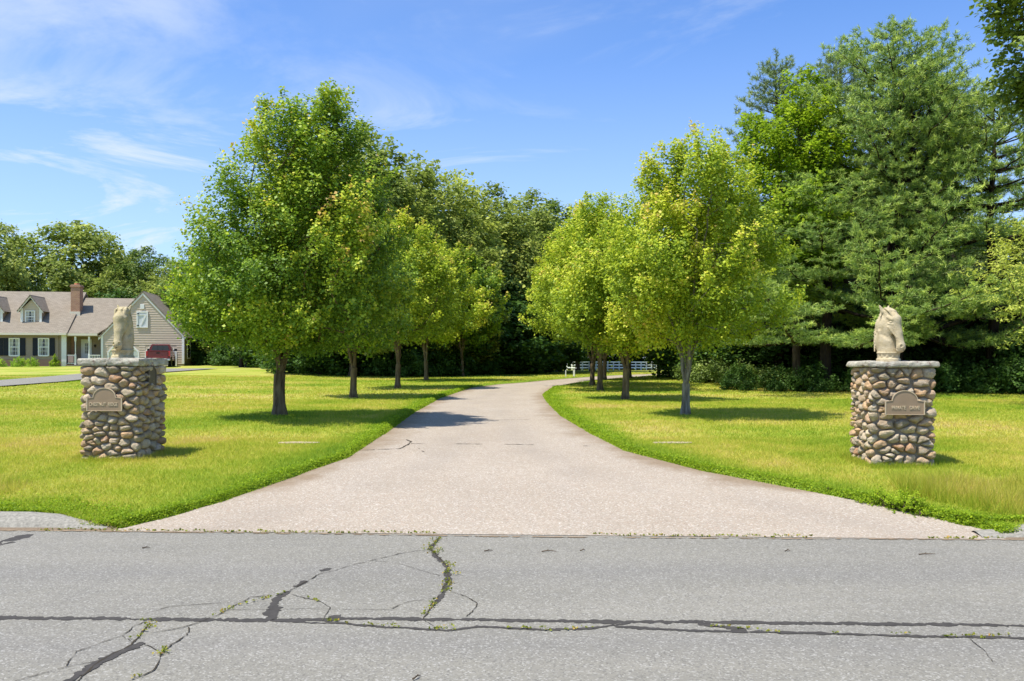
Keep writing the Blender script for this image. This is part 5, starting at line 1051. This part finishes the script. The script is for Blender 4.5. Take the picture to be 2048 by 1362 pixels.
# ------------------------------------------------------------------ white fence in the distance, little posts
def fence(pts, label, nrail=3, hgt=1.0):
    P = [np.array(((px-1024)*Y/F, Y)) for px, Y in pts]; tot = 0; e = None; posts = []; rails = MB()
    o0 = P[0]; e = empty('rail_fence', (o0[0], o0[1], float(zg(*o0)))); z0 = float(zg(*o0)); tag(e, label, 'fence', 'white paddock fences')
    for A, B in zip(P[:-1], P[1:]):
        L_ = np.linalg.norm(B-A); n = max(1, int(round(L_/(2.4 if A[0] < 9 else 1.0)))); d = (B-A)/L_; nn = np.array([-d[1], d[0]])*.025
        for i in range(n):
            a = A+(B-A)*i/n; b = A+(B-A)*(i+1)/n; posts.append(a)
            if i == n-1 and B is P[-1]: posts.append(b)
            za = float(zg(*a))-z0; zc = float(zg(*b))-z0
            for k in range(nrail):
                h = hgt*(.25+.33*k); q = []
                for (p, z) in ((a, za), (b, zc)): q += [(p[0]+nn[0]-o0[0], p[1]+nn[1]-o0[1], z+h), (p[0]-nn[0]-o0[0], p[1]-nn[1]-o0[1], z+h), (p[0]-nn[0]-o0[0], p[1]-nn[1]-o0[1], z+h+.13), (p[0]+nn[0]-o0[0], p[1]+nn[1]-o0[1], z+h+.13)]
                rails.poly(q, [(0, 1, 2, 3), (7, 6, 5, 4), (0, 4, 5, 1), (1, 5, 6, 2), (2, 6, 7, 3), (3, 7, 4, 0)])
    rails.build('rails', M['fence'], e)
    for p in posts:
        z = float(zg(*p))-z0; x, y = p[0]-o0[0], p[1]-o0[1]; MB().box(x-.065, x+.065, y-.065, y+.065, z-.1, z+hgt).cyl((x, y, z+hgt), (x, y, z+hgt+.07), .10, .01, 4).build('post', M['fence'], e)
fence([(1134, 108), (1165, 102), (1192, 97), (1445, 114)], 'white three-rail paddock fence seen under the right-hand maples')
for px, py, h, w, lab in ((1148, 754.5, .46, .10, 'short white marker post with a flat cap by the far bend, right one of two'), (1131.5, 755, .36, .055, 'thin short white stake by the far bend, left of the capped post')):
    x, y = at(px, py); z = float(zg(x, y)); mb = MB().box(x-w/2, x+w/2, y-w/2, y+w/2, z-.1, z+h)
    if w > .08: mb.box(x-w*.8, x+w*1.3, y-w*.7, y+w*.7, z+h, z+h+.035)
    tag(mb.build('marker_post', M['vinyl'], bevel=.005), lab, 'post', 'white marker posts')

# fallen twigs lying on the road, as in the photo
for px, py, ln, ang, lab in ((977, 1103, .07, .1, 'short dark twig on the road, near the top of the weedy crack'), (1098, 1104, .12, -.1, 'longer dark twig on the road in front of the driveway middle'), (1165, 1102, .05, .5, 'small bent twig on the road, right of the longer dark twig'),
                             (1855, 1110, .14, .15, 'curved brown twig on the road below the right pillar'), (1575, 1103, .05, 0, 'tiny dark twig on the road left of the curved brown twig'), (292, 1097, .06, .1, 'small dark twig on the road below the left pillar'), (833, 1357, .05, .8, 'dark leaf scrap at the bottom edge of the road')):
    x, y = pr(px, py); c_, s_ = math.cos(ang), math.sin(ang); q = [Vector((x+c_*ln*(t-.5), y+s_*ln*(t-.5)+.012*math.sin(t*5+px), .006+.006*math.sin(t*3))) for t in (0, .33, .66, 1)]; mb = MB()
    for a, b, r0_, r1_ in zip(q[:-1], q[1:], (.005, .0045, .0035), (.0045, .0035, .002)): mb.cyl(a, b, r0_, r1_, 6)
    mb.cyl(q[1], q[1]+Vector((.02*c_, .02, .01)), .003, .0015, 5)
    tag(mb.build('fallen_twig', M['bark_brown']), lab, 'twig', 'twigs on the road')
